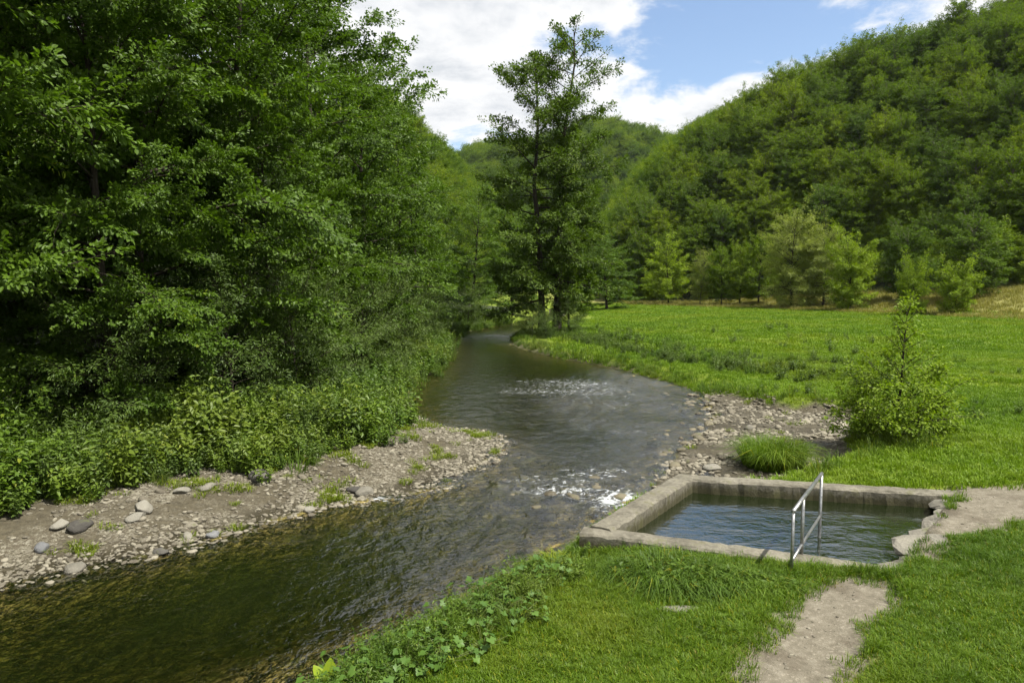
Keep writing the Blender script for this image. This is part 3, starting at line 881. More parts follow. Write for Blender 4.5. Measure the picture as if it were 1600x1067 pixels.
def scatter(name, pts, meshes, rot, scl, idx, label, parent=None):
    col = bpy.data.collections.new(name + '_kinds')
    for k, me in enumerate(meshes):
        o = bpy.data.objects.new('%02d_%s' % (k, name), me); col.objects.link(o)
    me = bpy.data.meshes.new(name); pts = np.ascontiguousarray(pts, np.float32)
    me.vertices.add(len(pts)); me.vertices.foreach_set('co', pts.ravel())
    a = me.attributes.new('rot', 'FLOAT_VECTOR', 'POINT'); a.data.foreach_set('vector', np.ascontiguousarray(rot, np.float32).ravel())
    a = me.attributes.new('scl', 'FLOAT_VECTOR', 'POINT'); a.data.foreach_set('vector', np.ascontiguousarray(scl, np.float32).ravel())
    a = me.attributes.new('idx', 'INT', 'POINT'); a.data.foreach_set('value', np.ascontiguousarray(idx, np.int32))
    o = obj(name, me, parent, label=label, kind='stuff')
    ng = bpy.data.node_groups.new(name, 'GeometryNodeTree')
    ng.interface.new_socket('Geometry', in_out='INPUT', socket_type='NodeSocketGeometry')
    ng.interface.new_socket('Geometry', in_out='OUTPUT', socket_type='NodeSocketGeometry')
    gi = ng.nodes.new('NodeGroupInput'); go = ng.nodes.new('NodeGroupOutput')
    ci = ng.nodes.new('GeometryNodeCollectionInfo'); ci.inputs['Collection'].default_value = col
    ci.inputs['Separate Children'].default_value = True; ci.inputs['Reset Children'].default_value = True
    ip = ng.nodes.new('GeometryNodeInstanceOnPoints'); ip.inputs['Pick Instance'].default_value = True

    def na(nm, ty):
        n = ng.nodes.new('GeometryNodeInputNamedAttribute'); n.data_type = ty; n.inputs['Name'].default_value = nm
        return next(s for s in n.outputs if s.enabled and s.name == 'Attribute')
    ng.links.new(gi.outputs[0], ip.inputs['Points']); ng.links.new(ci.outputs[0], ip.inputs['Instance'])
    ng.links.new(na('idx', 'INT'), ip.inputs['Instance Index'])
    e2r = ng.nodes.new('FunctionNodeEulerToRotation'); ng.links.new(na('rot', 'FLOAT_VECTOR'), e2r.inputs[0])
    ng.links.new(e2r.outputs[0], ip.inputs['Rotation'])
    ng.links.new(na('scl', 'FLOAT_VECTOR'), ip.inputs['Scale'])
    ng.links.new(ip.outputs[0], go.inputs[0])
    md = o.modifiers.new('scatter', 'NODES'); md.node_group = ng
    return o


def rnd_pts(rs, n, x0, x1, y0, y1):
    return rs.uniform(x0, x1, n), rs.uniform(y0, y1, n)


def project(x, y, z):
    th = math.atan(93.5 / 1100)
    dx, dy, dz = x - CAM[0], y - CAM[1], z - CAM[2]
    f = dy * math.cos(th) - dz * math.sin(th); u = dy * math.sin(th) + dz * math.cos(th)
    f = np.where(f < 0.1, 0.1, f)
    return 800 + 1100 * dx / f, 533.5 - 1100 * u / f, f


def in_view(x, y, z, m=60):
    px, py, f = project(x, y, z)
    return (px > -m) & (px < 1600 + m) & (py < 1067 + m) & (f > 0.5)

# ------------------------------------------------------------------ stones
rs = np.random.RandomState(5)
STONES = [stone_mesh(40 + k, M['stone'], 2, 0.5) for k in range(6)] + [stone_mesh(60 + k, M['stone'], 2, 0.38, False) for k in range(4)]


def stone_spots(n, region, rs):
    out = []
    while sum(len(o) for o in out) < n:
        if region == 1:
            x, y = rnd_pts(rs, 4000, -12, 1, 10.5, 30)
            h = sdf(x, y, HERB_L) + 0.35 * fbm(x * 1.3, y * 1.3, 3)
            d = sdf(x, y, RIVER)
            ok = (x < np.interp(y, [11, 15, 20, 28], [-4, -0.8, 1.8, 2])) & (d > -0.5) & (h > -0.2)
            ok &= rs.rand(len(x)) < np.clip(0.35 + 0.9 * fbm(x * 0.6, y * 0.6, 2) + 0.5 * sst(1.6, 0.2, np.abs(d)), 0.05, 1)
        else:
            x, y = rnd_pts(rs, 4000, 2.5, 13.5, 14.8, 31)
            ok = (sdf(x, y, GRAVEL_R) < 0.35) & (sdf(x, y, POOL) > 0.15) & (rs.rand(len(x)) < np.clip(0.4 + 1.2 * fbm(x * 0.6, y * 0.9, 2), 0.05, 1))
        ok &= in_view(x, y, 0.2, 80)
        out.append(np.stack([x[ok], y[ok]], 1))
    return np.concatenate(out)[:n]


for region, n, smin, smax in ((1, 190, 0.07, 0.17), (2, 110, 0.09, 0.22)):
    p = stone_spots(n, region, rs)
    z = terrain(p[:, 0], p[:, 1])
    for k in range(n):
        o = bpy.data.objects.new('stone', STONES[rs.randint(10)]); C.objects.link(o)
        s = smin + (smax - smin) * rs.rand() ** 2
        o.parent = GROUND[region]
        o.location = (p[k, 0], p[k, 1], z[k] + s * 0.12)
        o.rotation_euler = (rs.uniform(-.3, .3), rs.uniform(-.3, .3), rs.uniform(0, 6.3)); o.scale = (s, s, s)

for region, n, nm, lb in ((1, 9000, 'gravel', 'small pale pebbles covering the bank under the trees'), (2, 3000, 'gravel', 'small pale pebbles of the spit beside the pool')):
    p = stone_spots(n, region, rs)
    z = terrain(p[:, 0], p[:, 1])
    s = 0.02 + 0.06 * rs.rand(n) ** 2.2
    if region == 2: s *= 1.6
    scatter(nm, np.stack([p[:, 0], p[:, 1], z + s * 0.1], 1), STONES, np.stack([rs.uniform(-.4, .4, n), rs.uniform(-.4, .4, n), rs.uniform(0, 6.3, n)], 1),
            np.stack([s, s, s], 1), rs.randint(0, 10, n), lb)
n = 900
x, y = rnd_pts(rs, n * 12, 2, 15, 6, 14.5)
ok = ((path_mask(x, y) < 0.02) | (sdf(x, y, DIRT_R) < 0.0)) & (sdf(x, y, POOL) > 0.0); x, y = x[ok][:n], y[ok][:n]; n = len(x)
s = 0.006 + 0.035 * rs.rand(n) ** 4
scatter('path_grit', np.stack([x, y, terrain(x, y) + s * 0.05], 1), STONES, np.stack([np.zeros(n), np.zeros(n), rs.uniform(0, 6.3, n)], 1), np.stack([s, s, s], 1), rs.randint(0, 10, n), 'small stones trodden into the bare earth')
# stones that break the surface in the riffles and the shallows
wet_stone = stone_mat('wet_stone', (0.045, 0.038, 0.024), (0.20, 0.175, 0.115), 0.4, 0.35)
WETST = [stone_mesh(90 + k, wet_stone, 2, 0.5) for k in range(5)]
k = 0
while k < 70:
    if k < 42: x, y = rs.uniform(4.0, 8.2), rs.uniform(17.5, 31)
    elif k < 58: x, y = rs.normal(1.8, 0.9), rs.normal(16.0, 0.9)
    else: x, y = rs.normal(2.5, 1.6), rs.normal(31.5, 1.6)
    d = float(sdf(np.array([x]), np.array([y]), RIVER)[0])
    if d > -0.1 or (k < 42 and d < -1.6) or float(sdf(np.array([x]), np.array([y]), POOL)[0]) < 0.3: continue
    s = rs.uniform(0.08, 0.2)
    o = bpy.data.objects.new('stone', WETST[rs.randint(5)]); C.objects.link(o); o.parent = GROUND[5]
    o.location = (x, y, max(float(terrain(x, y)) + s * 0.2, -s * 0.32 + (0.0 if k < 42 else -0.02))); o.scale = (s * 1.3, s * 1.3, s); o.rotation_euler = (rs.uniform(-.2, .2), rs.uniform(-.2, .2), rs.uniform(0, 6.3))
    k += 1
# stones lying on the bed, seen through the water
n = 1500
x, y = rnd_pts(rs, n * 3, -9, 3, 6.5, 20)
ok = (sdf(x, y, RIVER) < -0.2) & in_view(x, y, 0, 40); x, y = x[ok][:n], y[ok][:n]; n = len(x)
BEDST = [stone_mesh(80 + k, stone_mat('bed_stone', (0.045, 0.038, 0.014), (0.15, 0.12, 0.05), 0.5), 1, 0.5) for k in range(1)]
BEDST += [new_mesh('stone', *(lambda vf: (vf[0], vf[1].ravel(), np.full(len(vf[1]), 3)))(stone_verts(81 + k, 1, 0.5)), [BEDST[0].materials[0]], None, True) for k in range(3)]
s = 0.02 + 0.11 * rs.rand(n) ** 3
scatter('bed_pebbles', np.stack([x, y, terrain(x, y) + s * 0.05], 1), BEDST, np.stack([np.zeros(n), np.zeros(n), rs.uniform(0, 6.3, n)], 1), np.stack([s, s, s], 1), rs.randint(0, 4, n), 'brown stones lying under the clear water')

BOULDERS = [  # x, y, size (half length), label
    (-3.32, 15.6, 0.26, 'rounded grey boulder at the stream edge beside the white ripple'),
    (-3.62, 15.7, 0.19, 'smaller dark boulder leaning on the rounded one at the stream edge'),
    (-5.75, 15.75, 0.30, 'flat dark grey boulder at the foot of the nettles'),
    (-4.25, 14.45, 0.17, 'flat pale stone standing alone in the shallow water'),
    (-6.25, 12.15, 0.17, 'dark round wet stone lying in the water off the gravel'),
    (-7.35, 11.45, 0.20, 'grey round stone standing in the water nearest the camera'),
    (-8.05, 12.75, 0.25, 'dark grey angular boulder on the gravel, larger of a touching pair'),
    (-8.4, 12.75, 0.20, 'pale round stone touching the dark angular boulder'),
    (-7.3, 13.6, 0.25, 'large pale boulder in the middle of the gravel bank'),
    (-7.25, 13.25, 0.21, 'flat pale stone just below the large pale boulder'),
    (-7.0, 14.6, 0.19, 'pale stone on the upper gravel with a wedge shape'),
    (-6.6, 14.9, 0.20, 'pale block of stone beside the wedge-shaped one'),
    (-6.1, 12.85, 0.18, 'grey stone at the water line with yellow weed round it'),
    (-8.25, 12.0, 0.15, 'bluish round stone below the touching pair of boulders'),
    (-5.65, 12.95, 0.16, 'bluish flat stone at the water line near the weeds'),
    (7.7, 22.5, 0.2, 'pale stone at the water edge of the gravel spit'),
    (5.1, 17.6, 0.24, 'pale slab on the spit behind the corner of the pool'),
]
for k, (x, y, s, lb) in enumerate(BOULDERS):
    w3 = lb.split(',')[0].split(' ')[:4]
    bm_ = M['stone_dark'] if 'dark' in w3 else M['stone_pale'] if 'pale' in w3 else M['stone_blue'] if 'bluish' in w3 else M['stone_grey']
    o = obj('boulder', stone_mesh(140 + k, bm_, 3, 0.62), label=lb, cat='stone', group='larger stones along the stream')
    o.location = (x, y, float(terrain(x, y)) + s * 0.18); s *= 0.86; o.scale = (s * 1.15, s * 1.15, s)
    o.rotation_euler = (rs.uniform(-.15, .15), rs.uniform(-.15, .15), rs.uniform(0, 6.3))

# two flat slabs let into the lawn
for (x, y, lx, ly, rz, lb) in ((2.2, 8.95, 0.33, 0.12, 0.0, 'flat pale stone slab let into the lawn near the path'), (1.02, 10.5, 0.40, 0.13, -0.1, 'flat pale slab at the foot of the pool corner')):
    v, f = stone_verts(int(x * 100), 2, 1.0, 0.1)
    v[:, 2] = np.clip(v[:, 2], -0.6, 0.5)
    o = obj('stone_slab', new_mesh('stone_slab', v, f.ravel(), np.full(len(f), 3), [M['stone_grey']], None, False), label=lb, cat='slab')
    o.location = (x, y, float(terrain(x, y)) + 0.0); o.scale = (lx, ly * 1.3, 0.06); o.rotation_euler = (0, 0, rz)

# ------------------------------------------------------------------ trees
def gen_tree(seed, H, R, base, limbs, nleaf, leaf, hexa, prof, el=(5, 60), r0=0.2, spray=0.30, droop=0.1, lean=(0, 0), sub=9, wood_min=0.006, flat=0.45, updown=0.35, curl=0.12, wl=0.62, sparse_top=0.0, clumpy=0.0, hpow=0.92, lvar=(0.72, 1.12), dvar=0.55):
    """trunk with limbs and side twigs, leaves on sprays along the twigs; returns wood Geo, leaf Geo"""
    rs = np.random.RandomState(seed)
    W, G = Geo(), Geo()
    k = 10; t = np.linspace(0, 1, k)
    wob = np.cumsum(rs.normal(0, 0.012 * H, (k, 2)), 0) * t[:, None]
    trunk = np.stack([lean[0] * t * H + wob[:, 0], lean[1] * t * H + wob[:, 1], t * H * 0.97], 1)
    trad = r0 * (1 - 0.93 * t) ** 0.85; trad[0] *= 1.35
    tube(W, trunk, trad, 9)
    tw = []                                                       # twig paths (p0, p1, p2, weight)
    az0 = rs.uniform(0, 6.28)
    for i in range(limbs):
        u = (i + rs.uniform(0, 0.9)) / limbs
        h = base + (1 - base) * u ** hpow * 0.985
        p0 = np.array([np.interp(h, t, trunk[:, c]) for c in range(3)])
        az = az0 + i * 2.39996 + rs.normal(0, 0.25)
        Lr = R * prof(u) * rs.uniform(*lvar)
        e = R_(el[0] + (el[1] - el[0]) * u ** 1.3 + rs.normal(0, 7))
        m = 6; s = np.linspace(0, 1, m)
        dirh = np.array([math.cos(az), math.sin(az), 0])
        pz = np.sin(e) * s * Lr / max(math.cos(e), 0.35) * 0.9 - droop * Lr * s ** 2.2
        side = np.array([-dirh[1], dirh[0], 0]) * (rs.normal(0, 0.10) * Lr)
        path = p0 + dirh * (s * Lr)[:, None] + np.array([0, 0, 1.0]) * pz[:, None] + side * (s ** 2)[:, None] + rs.normal(0, 0.02 * Lr, (m, 3)) * s[:, None]
        lr = max(0.35 * r0 * (1 - 0.75 * h) * (Lr / R) ** 0.7, wood_min * 2.5)
        tube(W, path, lr * (1 - 0.9 * s) + wood_min * 0.6, 5)
        nb = max(3, int(sub * (0.5 + Lr / R)))
        for j in range(nb):
            v = 0.22 + 0.78 * (j + rs.uniform(0, 1)) / nb
            q0 = np.array([np.interp(v, s, path[:, c]) for c in range(3)])
            tan = unit(path[min(int(v * 5) + 1, 5)] - path[min(int(v * 5), 4)])
            sgn = 1 if j % 2 else -1
            ang = R_(rs.uniform(25, 70)) * sgn * (1.0 if v < 0.93 else 0.2)
            perp = unit(np.cross([0, 0, 1.0], tan))
            dv = unit(tan * math.cos(ang) + perp * math.sin(ang) + np.array([0, 0, rs.normal(0.05, updown)]))
            Ls = (0.22 + 0.30 * (1 - v)) * max(Lr, 0.35 * R) * rs.uniform(0.7, 1.25)
            q1 = q0 + dv * Ls * 0.5 + rs.normal(0, 0.04 * Ls, 3); q2 = q0 + dv * Ls + np.array([0, 0, -droop * Ls * rs.uniform(0, 1.2)])
            tube(W, [q0, q1, q2], [max(lr * 0.35 * (1 - .5 * v), wood_min), wood_min, wood_min * 0.5], 3)
            dens = Ls * (1 - sparse_top * u) * math.exp(rs.normal(0, dvar))
            if clumpy and rs.rand() < clumpy * (0.3 + u): dens *= 0.15
            tw.append((q0, q1, q2, dens, dirh, unit(np.array([0, 0, 1.0]) + dirh * 0.45 + rs.normal(0, 0.38, 3)), rs.normal(0, 0.13)))
    wts = np.array([x[3] for x in tw]); wts = wts / wts.sum()
    idx = rs.choice(len(tw), nleaf, p=wts)
    Q0 = np.array([x[0] for x in tw])[idx]; Q1 = np.array([x[1] for x in tw])[idx]; Q2 = np.array([x[2] for x in tw])[idx]; DH = np.array([x[4] for x in tw])[idx]; TN = np.array([x[5] for x in tw])[idx]; TC = np.array([x[6] for x in tw])[idx]
    v = rs.uniform(0.05, 1.08, nleaf)[:, None]
    P = (1 - v) ** 2 * Q0 + 2 * v * (1 - v) * Q1 + v ** 2 * Q2
    T = unit(Q2 - Q0)
    off = rs.normal(0, 1, (nleaf, 3)); off[:, 2] *= flat
    off = off - T * (off * T).sum(1, keepdims=True)
    wid = spray * (1.15 - 0.7 * v)
    P = P + off * wid
    Dv = unit(T * 0.7 + unit(off) * 0.8 + DH * 0.25 + rs.normal(0, 0.35, (nleaf, 3)) + np.array([0, 0, -0.18]))
    Nn = unit(TN + rs.normal(0, 0.24, (nleaf, 3)))
    L = leaf * rs.uniform(0.65, 1.25, nleaf)
    rn = np.clip(rs.normal(0.5, 0.17, nleaf) + TC + 0.08 * off[:, 2], 0, 1)
    leaves(G, P, Dv, Nn, L, L * wl, rn, hexa, 0.25, curl)
    return W, G


P_ROUND = lambda u: (0.55 + 0.45 * math.sin(min(1, u * 1.7 + 0.25) * math.pi / 2)) * math.sqrt(max(0.02, 1 - max(0, (u - 0.45) / 0.57) ** 2))
P_OVAL = lambda u: 0.35 + 0.75 * math.sin(math.pi * min(1, 0.12 + 0.86 * u)) ** 0.8 * (1 - 0.25 * u)
P_ALDER = lambda u: float(np.interp(u, [0, 0.15, 0.4, 0.7, 0.88, 1], [0.8, 1.0, 0.95, 0.9, 0.62, 0.2]))
P_SKIRT = lambda u: float(np.interp(u, [0, 0.1, 0.45, 0.8, 1], [0.85, 1.0, 0.95, 0.7, 0.18]))
P_CONE = lambda u: 1.02 - 0.92 * u

KINDS = {}


def kind(key, mat, bark, **kw):
    W, G = gen_tree(**kw)
    KINDS[key] = (W.mesh('trunk', M[bark], True), G.mesh('crown', M[mat], False))


P_BANK = lambda u: float(np.interp(u, [0, 0.1, 0.3, 0.6, 0.82, 1], [0.92, 1.0, 1.0, 0.95, 0.72, 0.28]))
for k in range(3):
    kind('bank%d' % k, 'alder', 'bark', seed=100 + k, H=19, R=5.6, base=0.03, limbs=46, nleaf=80000, leaf=0.15, hexa=True, prof=P_BANK, el=(8, 60), r0=0.24, spray=0.20, droop=0.13, sub=14, flat=0.38, updown=0.30, clumpy=0.12)
for k in range(2):
    kind('bankfar%d' % k, 'alder', 'bark', seed=120 + k, H=19, R=5.6, base=0.03, limbs=42, nleaf=28000, leaf=0.24, hexa=False, prof=P_BANK, el=(8, 62), r0=0.24, spray=0.27, droop=0.12, sub=11, flat=0.40, updown=0.32, clumpy=0.12)
kind('alder0', 'alder_mid', 'bark', seed=201, H=22.6, R=4.7, base=0.10, limbs=40, nleaf=38000, leaf=0.18, hexa=True, prof=P_ALDER, el=(-4, 50), r0=0.30, spray=0.24, droop=0.05, sub=11, flat=0.7, updown=0.55, sparse_top=0.05, clumpy=0.15, lean=(-0.04, 0), wood_min=0.014)
kind('alder1', 'alder_mid', 'bark', seed=209, H=25.2, R=5.0, base=0.11, limbs=42, nleaf=42000, leaf=0.18, hexa=True, prof=P_ALDER, el=(-4, 50), r0=0.33, spray=0.24, droop=0.05, sub=11, flat=0.7, updown=0.55, sparse_top=0.05, clumpy=0.15, lean=(0.014, 0), wood_min=0.014)
for k, (mt, pr, H, R) in enumerate((('hill_a', P_ROUND, 14, 5.2), ('hill_b', P_ROUND, 13, 4.8), ('hill_c', P_ROUND, 14, 4.8), ('hill_a', P_OVAL, 15, 4.4), ('hill_b', P_OVAL, 14, 4.9), ('hill_c', P_OVAL, 13, 4.4))):
    kind('hill%d' % k, mt, 'bark_grey', seed=300 + k, H=H, R=R * 1.08, base=0.12, limbs=64, nleaf=22000, leaf=0.34, hexa=False, prof=pr, el=(4, 68), r0=0.20, spray=0.34, droop=0.08, sub=8, flat=0.5, updown=0.45, wood_min=0.02, wl=0.6, clumpy=0.05, lvar=(0.86, 1.06), dvar=0.3)
kind('field0', 'hill_a', 'bark', seed=401, H=10.5, R=3.9, base=0.10, limbs=44, nleaf=14000, leaf=0.26, hexa=False, prof=P_OVAL, el=(6, 66), r0=0.17, spray=0.30, droop=0.05, flat=0.5, wood_min=0.012)
kind('field2', 'bright', 'bark', seed=411, H=10.5, R=3.9, base=0.10, limbs=44, nleaf=14000, leaf=0.26, hexa=False, prof=P_OVAL, el=(6, 66), r0=0.17, spray=0.26, droop=0.05, flat=0.5, wood_min=0.012, clumpy=0.15)
kind('field1', 'willow', 'bark_grey', seed=402, H=8, R=1.9, base=0.10, limbs=44, nleaf=9000, leaf=0.22, hexa=False, prof=P_OVAL, el=(20, 74), r0=0.09, spray=0.22, droop=0.02, flat=0.7, wood_min=0.01, wl=0.4)
kind('willow', 'willow', 'bark', seed=403, H=12.5, R=5.6, base=0.03, limbs=58, nleaf=34000, leaf=0.30, hexa=False, prof=P_ROUND, el=(5, 62), r0=0.25, spray=0.36, droop=0.12, flat=0.6, wood_min=0.012, wl=0.36, clumpy=0.2)
kind('bush0', 'bright', 'bark', seed=404, H=8, R=3.9, base=0.03, limbs=50, nleaf=20000, leaf=0.26, hexa=False, prof=P_ROUND, el=(12, 66), r0=0.14, spray=0.30, droop=0.04, flat=0.5, wood_min=0.012, clumpy=0.15)
kind('bush1', 'bright', 'bark', seed=405, H=5, R=2.9, base=0.02, limbs=44, nleaf=15000, leaf=0.22, hexa=False, prof=P_ROUND, el=(10, 66), r0=0.10, spray=0.26, droop=0.02, flat=0.5, wood_min=0.01)
kind('shrub', 'herb_dark', 'bark', seed=406, H=3.4, R=2.2, base=0.02, limbs=40, nleaf=13000, leaf=0.12, hexa=False, prof=P_ROUND, el=(15, 68), r0=0.05, spray=0.15, droop=0.08, flat=0.7, wl=0.34, clumpy=0.25, wood_min=0.004)
kind('sapling', 'bright', 'bark', seed=407, H=3.7, R=1.8, base=0.02, limbs=60, nleaf=12000, leaf=0.085, hexa=True, prof=lambda u: float(np.interp(u, [0, .2, .45, .62, .8, 1], [0.9, 1.05, 0.85, 0.55, 0.26, 0.10])), el=(22, 58), r0=0.045, spray=0.11, droop=0.10, flat=0.7, updown=0.6, sub=7, wood_min=0.004, clumpy=0.25, hpow=1.7)


def place(name, key, x, y, s=1.0, rz=0.0, sz=None, label=None, cat='tree', group=None, z=None):
    e = bpy.data.objects.new(name, None); C.objects.link(e)
    e.location = (x, y, (float(terrain(x, y)) if z is None else z) - 0.08)
    e.scale = (s, s, sz if sz else s); e.rotation_euler = (0, 0, rz)
    tag(e, label, cat, group)
    for nm, me in zip(('trunk', 'crown'), KINDS[key]):
        o = bpy.data.objects.new(nm, me); C.objects.link(o); o.parent = e
    return e


BANK = [  # x, y, scale, height scale, kind, turn, label
    (-14.2, 15.5, 0.95, 1.05, 0, 0.4, 'dark leafy tree at the frame edge overhanging the gravel bank'),
    (-17.0, 21.5, 1.0, 1.15, 1, 2.2, 'tall dark tree behind the one overhanging the gravel bank'),
    (-11.8, 22.0, 0.95, 1.05, 2, 1.2, 'broad glossy tree in front of the dark gap over the nettles'),
    (-10.8, 29.0, 0.95, 1.0, 1, 4.0, 'broad leafy tree whose top twigs reach out into the sky'),
    (-16.0, 30.0, 1.05, 1.15, 0, 5.1, 'tall tree hidden deep in the mass above the nettles'),
    (-10.2, 36.5, 0.92, 0.98, 0, 2.9, 'leafy bank tree third from the near end along the stream'),
    (-14.0, 42.0, 1.05, 1.1, 2, 0.2, 'tall tree standing back from the stream behind the bank trees'),
    (-9.6, 45.0, 0.90, 0.94, 2, 3.6, 'leafy bank tree fourth from the near end along the stream'),
    (-12.0, 53.0, 1.0, 1.0, 1, 1.0, 'tree standing back near the far bend of the stream'),
    (-9.0, 56.0, 0.80, 0.84, 1, 5.6, 'leafy bank tree fifth from the near end along the stream'),
    (-8.6, 66.0, 0.80, 0.80, 0, 1.7, 'leafy bank tree just before the bend of the stream'),
    (-4.5, 79.0, 0.85, 0.76, 2, 4.4, 'leafy tree on the outer bank of the stream bend'),
    (-14.0, 74.0, 1.0, 0.95, 0, 3.1, 'tree on the slope behind the stream bend'),
    (0.0, 93.0, 0.85, 0.72, 1, 0.9, 'tree beyond the bend seen behind the twin alders'),
    (-10.9, 19.0, 0.62, 0.72, 1, 2.6, 'lower bushy tree with pale leaves in front of the broad glossy one'),
    (-13.2, 13.2, 0.50, 0.42, 2, 5.2, 'low leafy bough mass at the frame edge above the nettles'),
    (-9.0, 26.0, 0.50, 0.55, 0, 0.9, 'lower bushy tree above the willow shrubs where the gravel ends'),
    (-22.0, 27.0, 1.1, 1.3, 2, 0.8, 'tall dark tree at the back of the wood beyond the overhanging one'),
    (-20.5, 37.0, 1.1, 1.3, 1, 3.3, 'tall tree at the back of the wood showing between the nearer crowns'),
    (-19.0, 50.0, 1.1, 1.2, 0, 1.9, 'tree well up the slope behind the bank trees'),
    (-20.5, 17.0, 1.0, 1.2, 2, 4.9, 'dark tree at the frame edge behind the overhanging one'),
    (-17.5, 62.0, 1.1, 1.1, 1, 0.1, 'tree up the slope behind the stream bend'),
    (14.0, 104.0, 0.8, 0.55, 2, 2.0, 'low tree beyond the bend at the head of the meadow'),
]
for (x, y, s, sz, k, rz, lb) in BANK:
    place('bank_tree', ('bank%d' % k) if y < 40 and x > -18.5 else 'bankfar%d' % (k % 2), x, y, s, rz, sz, lb, 'tree', 'trees lining the far bank')
place('alder_tree', 'alder0', 2.5, 57.8, 1.0, 0.0, None, 'slender tall alder, shorter of the twin trunks at the bend', 'tree')
place('alder_tree', 'alder1', 3.75, 58.6, 1.0, 0.0, None, 'tallest alder rising above the valley, taller of the twin trunks', 'tree')
place('alder_tree', 'field0', 4.9, 60.5, 0.55, 1.0, 0.75, 'small young tree at the foot of the twin alders', 'tree')

FIELD = [
    ('field2', 26.4, 119.0, 0.88, 0.88, 0.3, 'round green tree, first of the row along the far meadow edge', 'tree'),
    ('field1', 30.4, 114.0, 1.0, 0.95, 1.0, 'pale grey-green slender tree in the row along the far meadow edge', 'tree'),
    ('field0', 33.0, 111.0, 0.66, 0.76, 2.0, 'dark green pointed tree next to the pale slender one', 'tree'),
    ('field2', 35.2, 109.0, 0.62, 0.76, 4.0, 'green tree between the pointed tree and the willow', 'tree'),
    ('field0', 37.4, 107.0, 0.75, 0.84, 5.0, 'green tree half hidden behind the big willow', 'tree'),
    ('willow', 38.8, 98.0, 0.74, 0.94, 0.5, 'large olive willow with dark trunk on the meadow slope', 'tree'),
    ('willow', 42.4, 96.0, 0.62, 0.76, 2.5, 'second olive willow merging with the large one', 'tree'),
    ('bush0', 42.0, 87.5, 0.74, 0.92, 1.2, 'bright green spreading bush with forked dark stems on the meadow', 'bush'),
    ('bush1', 43.0, 75.5, 0.56, 0.86, 0.2, 'low bright bush, the thinner of the pair on the slope', 'bush'),
    ('bush1', 45.9, 73.0, 0.66, 0.80, 3.0, 'low bright bush, the wider of the pair on the slope', 'bush'),
    ('hill1', 50.5, 90.0, 0.62, 0.60, 0.6, 'dark round tree at the wood edge behind the bright bush', 'tree'),
    ('hill4', 53.5, 82.0, 0.66, 0.60, 2.6, 'dark grey-green tree at the wood edge above the pair of bushes', 'tree'),
]
for (k, x, y, s, sz, rz, lb, ct) in FIELD:
    place('meadow_tree' if ct == 'tree' else 'meadow_bush', k, x, y, s, rz, sz, lb, ct)
place('sapling_bush', 'sapling', 10.4, 18.75, 1.0, 0.7, None, 'young alder bush with one tall leader beside the gravel spit', 'bush')

SHRUBS = [(-10.5, 17.8, 0.9), (-8.4, 21.0, 0.95), (-7.4, 24.0, 1.0), (-7.6, 28.0, 1.05), (-7.0, 32.5, 1.0), (-6.5, 37.5, 1.0), (-6.4, 42.0, 0.95), (-6.8, 48.0, 1.0), (-6.9, 53.5, 1.0), (-6.6, 61, 1.0), (-4.5, 72, 1.0)]
SH_L = ['grey-green willow shrub in the dark under the nearest tree', 'willow shrub behind the nettles where the gravel widens', 'willow shrub second along the bank above the gravel', 'willow shrub third along the bank, above the stone bar',
        'willow shrub fourth along the bank, beside the calm water', 'willow shrub fifth along the bank at the calm bend', 'willow shrub sixth along the bank at the calm bend', 'low shrub on the bank upstream of the calm water', 'low shrub at the far ripples under the trees', 'low shrub on the bank facing the twin alders', 'low shrub on the outside of the bend']
for k, ((x, y, s), lb) in enumerate(zip(SHRUBS, SH_L)):
    place('willow_shrub', 'shrub', x, y, s, k * 1.7, s * (0.8 + 0.1 * (k % 3)), lb, 'shrub', 'shrubs along the wooded bank')
for k, (x, y, s, lb) in enumerate([(1.6, 55.6, 0.75, 'dark low shrub at the foot of the twin alders by the water'), (4.6, 56.2, 0.7, 'low shrub on the meadow side of the twin alders'), (2.6, 54.0, 0.5, 'small shrub on the bank in front of the twin alders')]):
    place('alder_shrub', 'shrub', x, y, s, k * 2.0, s * 0.8, lb, 'shrub')

# ---- wooded hillsides
hr = np.random.RandomState(77)


def forest_spots(kind_, spacing):
    x0, x1, y0, y1 = {'R': (10, 260, 20, 420), 'L': (-200, 40, 45, 420), 'F': (-160, 330, 400, 640)}[kind_]
    X, Y = np.meshgrid(np.arange(x0, x1, spacing), np.arange(y0, y1, spacing * 0.87))
    X[1::2] += spacing / 2
    x = X.ravel() + hr.normal(0, spacing * 0.2, X.size); y = Y.ravel() + hr.normal(0, spacing * 0.2, X.size)
    sr = side_dist(x, y, TOE_R, True); sl = side_dist(x, y, TOE_L, False)
    off = np.interp(y, [60, 90, 112, 124, 135], [20, 19, 16, 10, 2])
    if kind_ == 'R': ok = sr > off
    elif kind_ == 'L': ok = (sl > 2.0) & (y > 60 - x * 0)
    else: ok = np.ones(len(x), bool)
    x, y = x[ok], y[ok]; z = terrain(x, y)
    ok = in_view(x, y, z + 10, 130)
    return np.stack([x[ok], y[ok], z[ok]], 1)


def visible(p, canopy=5.5, top=9.0):
    vis = np.ones(len(p), bool)
    for s in np.linspace(0.25, 0.97, 46):
        qx = p[:, 0] * s; qy = p[:, 1] * s
        qz = CAM[2] + (p[:, 2] + top - CAM[2]) * s
        h = terrain(qx, qy, False)
        sr = side_dist(qx, qy, TOE_R, True); sl = side_dist(qx, qy, TOE_L, False)
        fo = (sr > np.interp(qy, [60, 90, 112, 124, 135], [20, 19, 16, 10, 2])) | (sl > 2)
        dist = np.hypot(p[:, 0], p[:, 1]) * (1 - s)
        vis &= ~(qz < h + np.where(fo & (dist > 6), canopy, 0))
    return vis


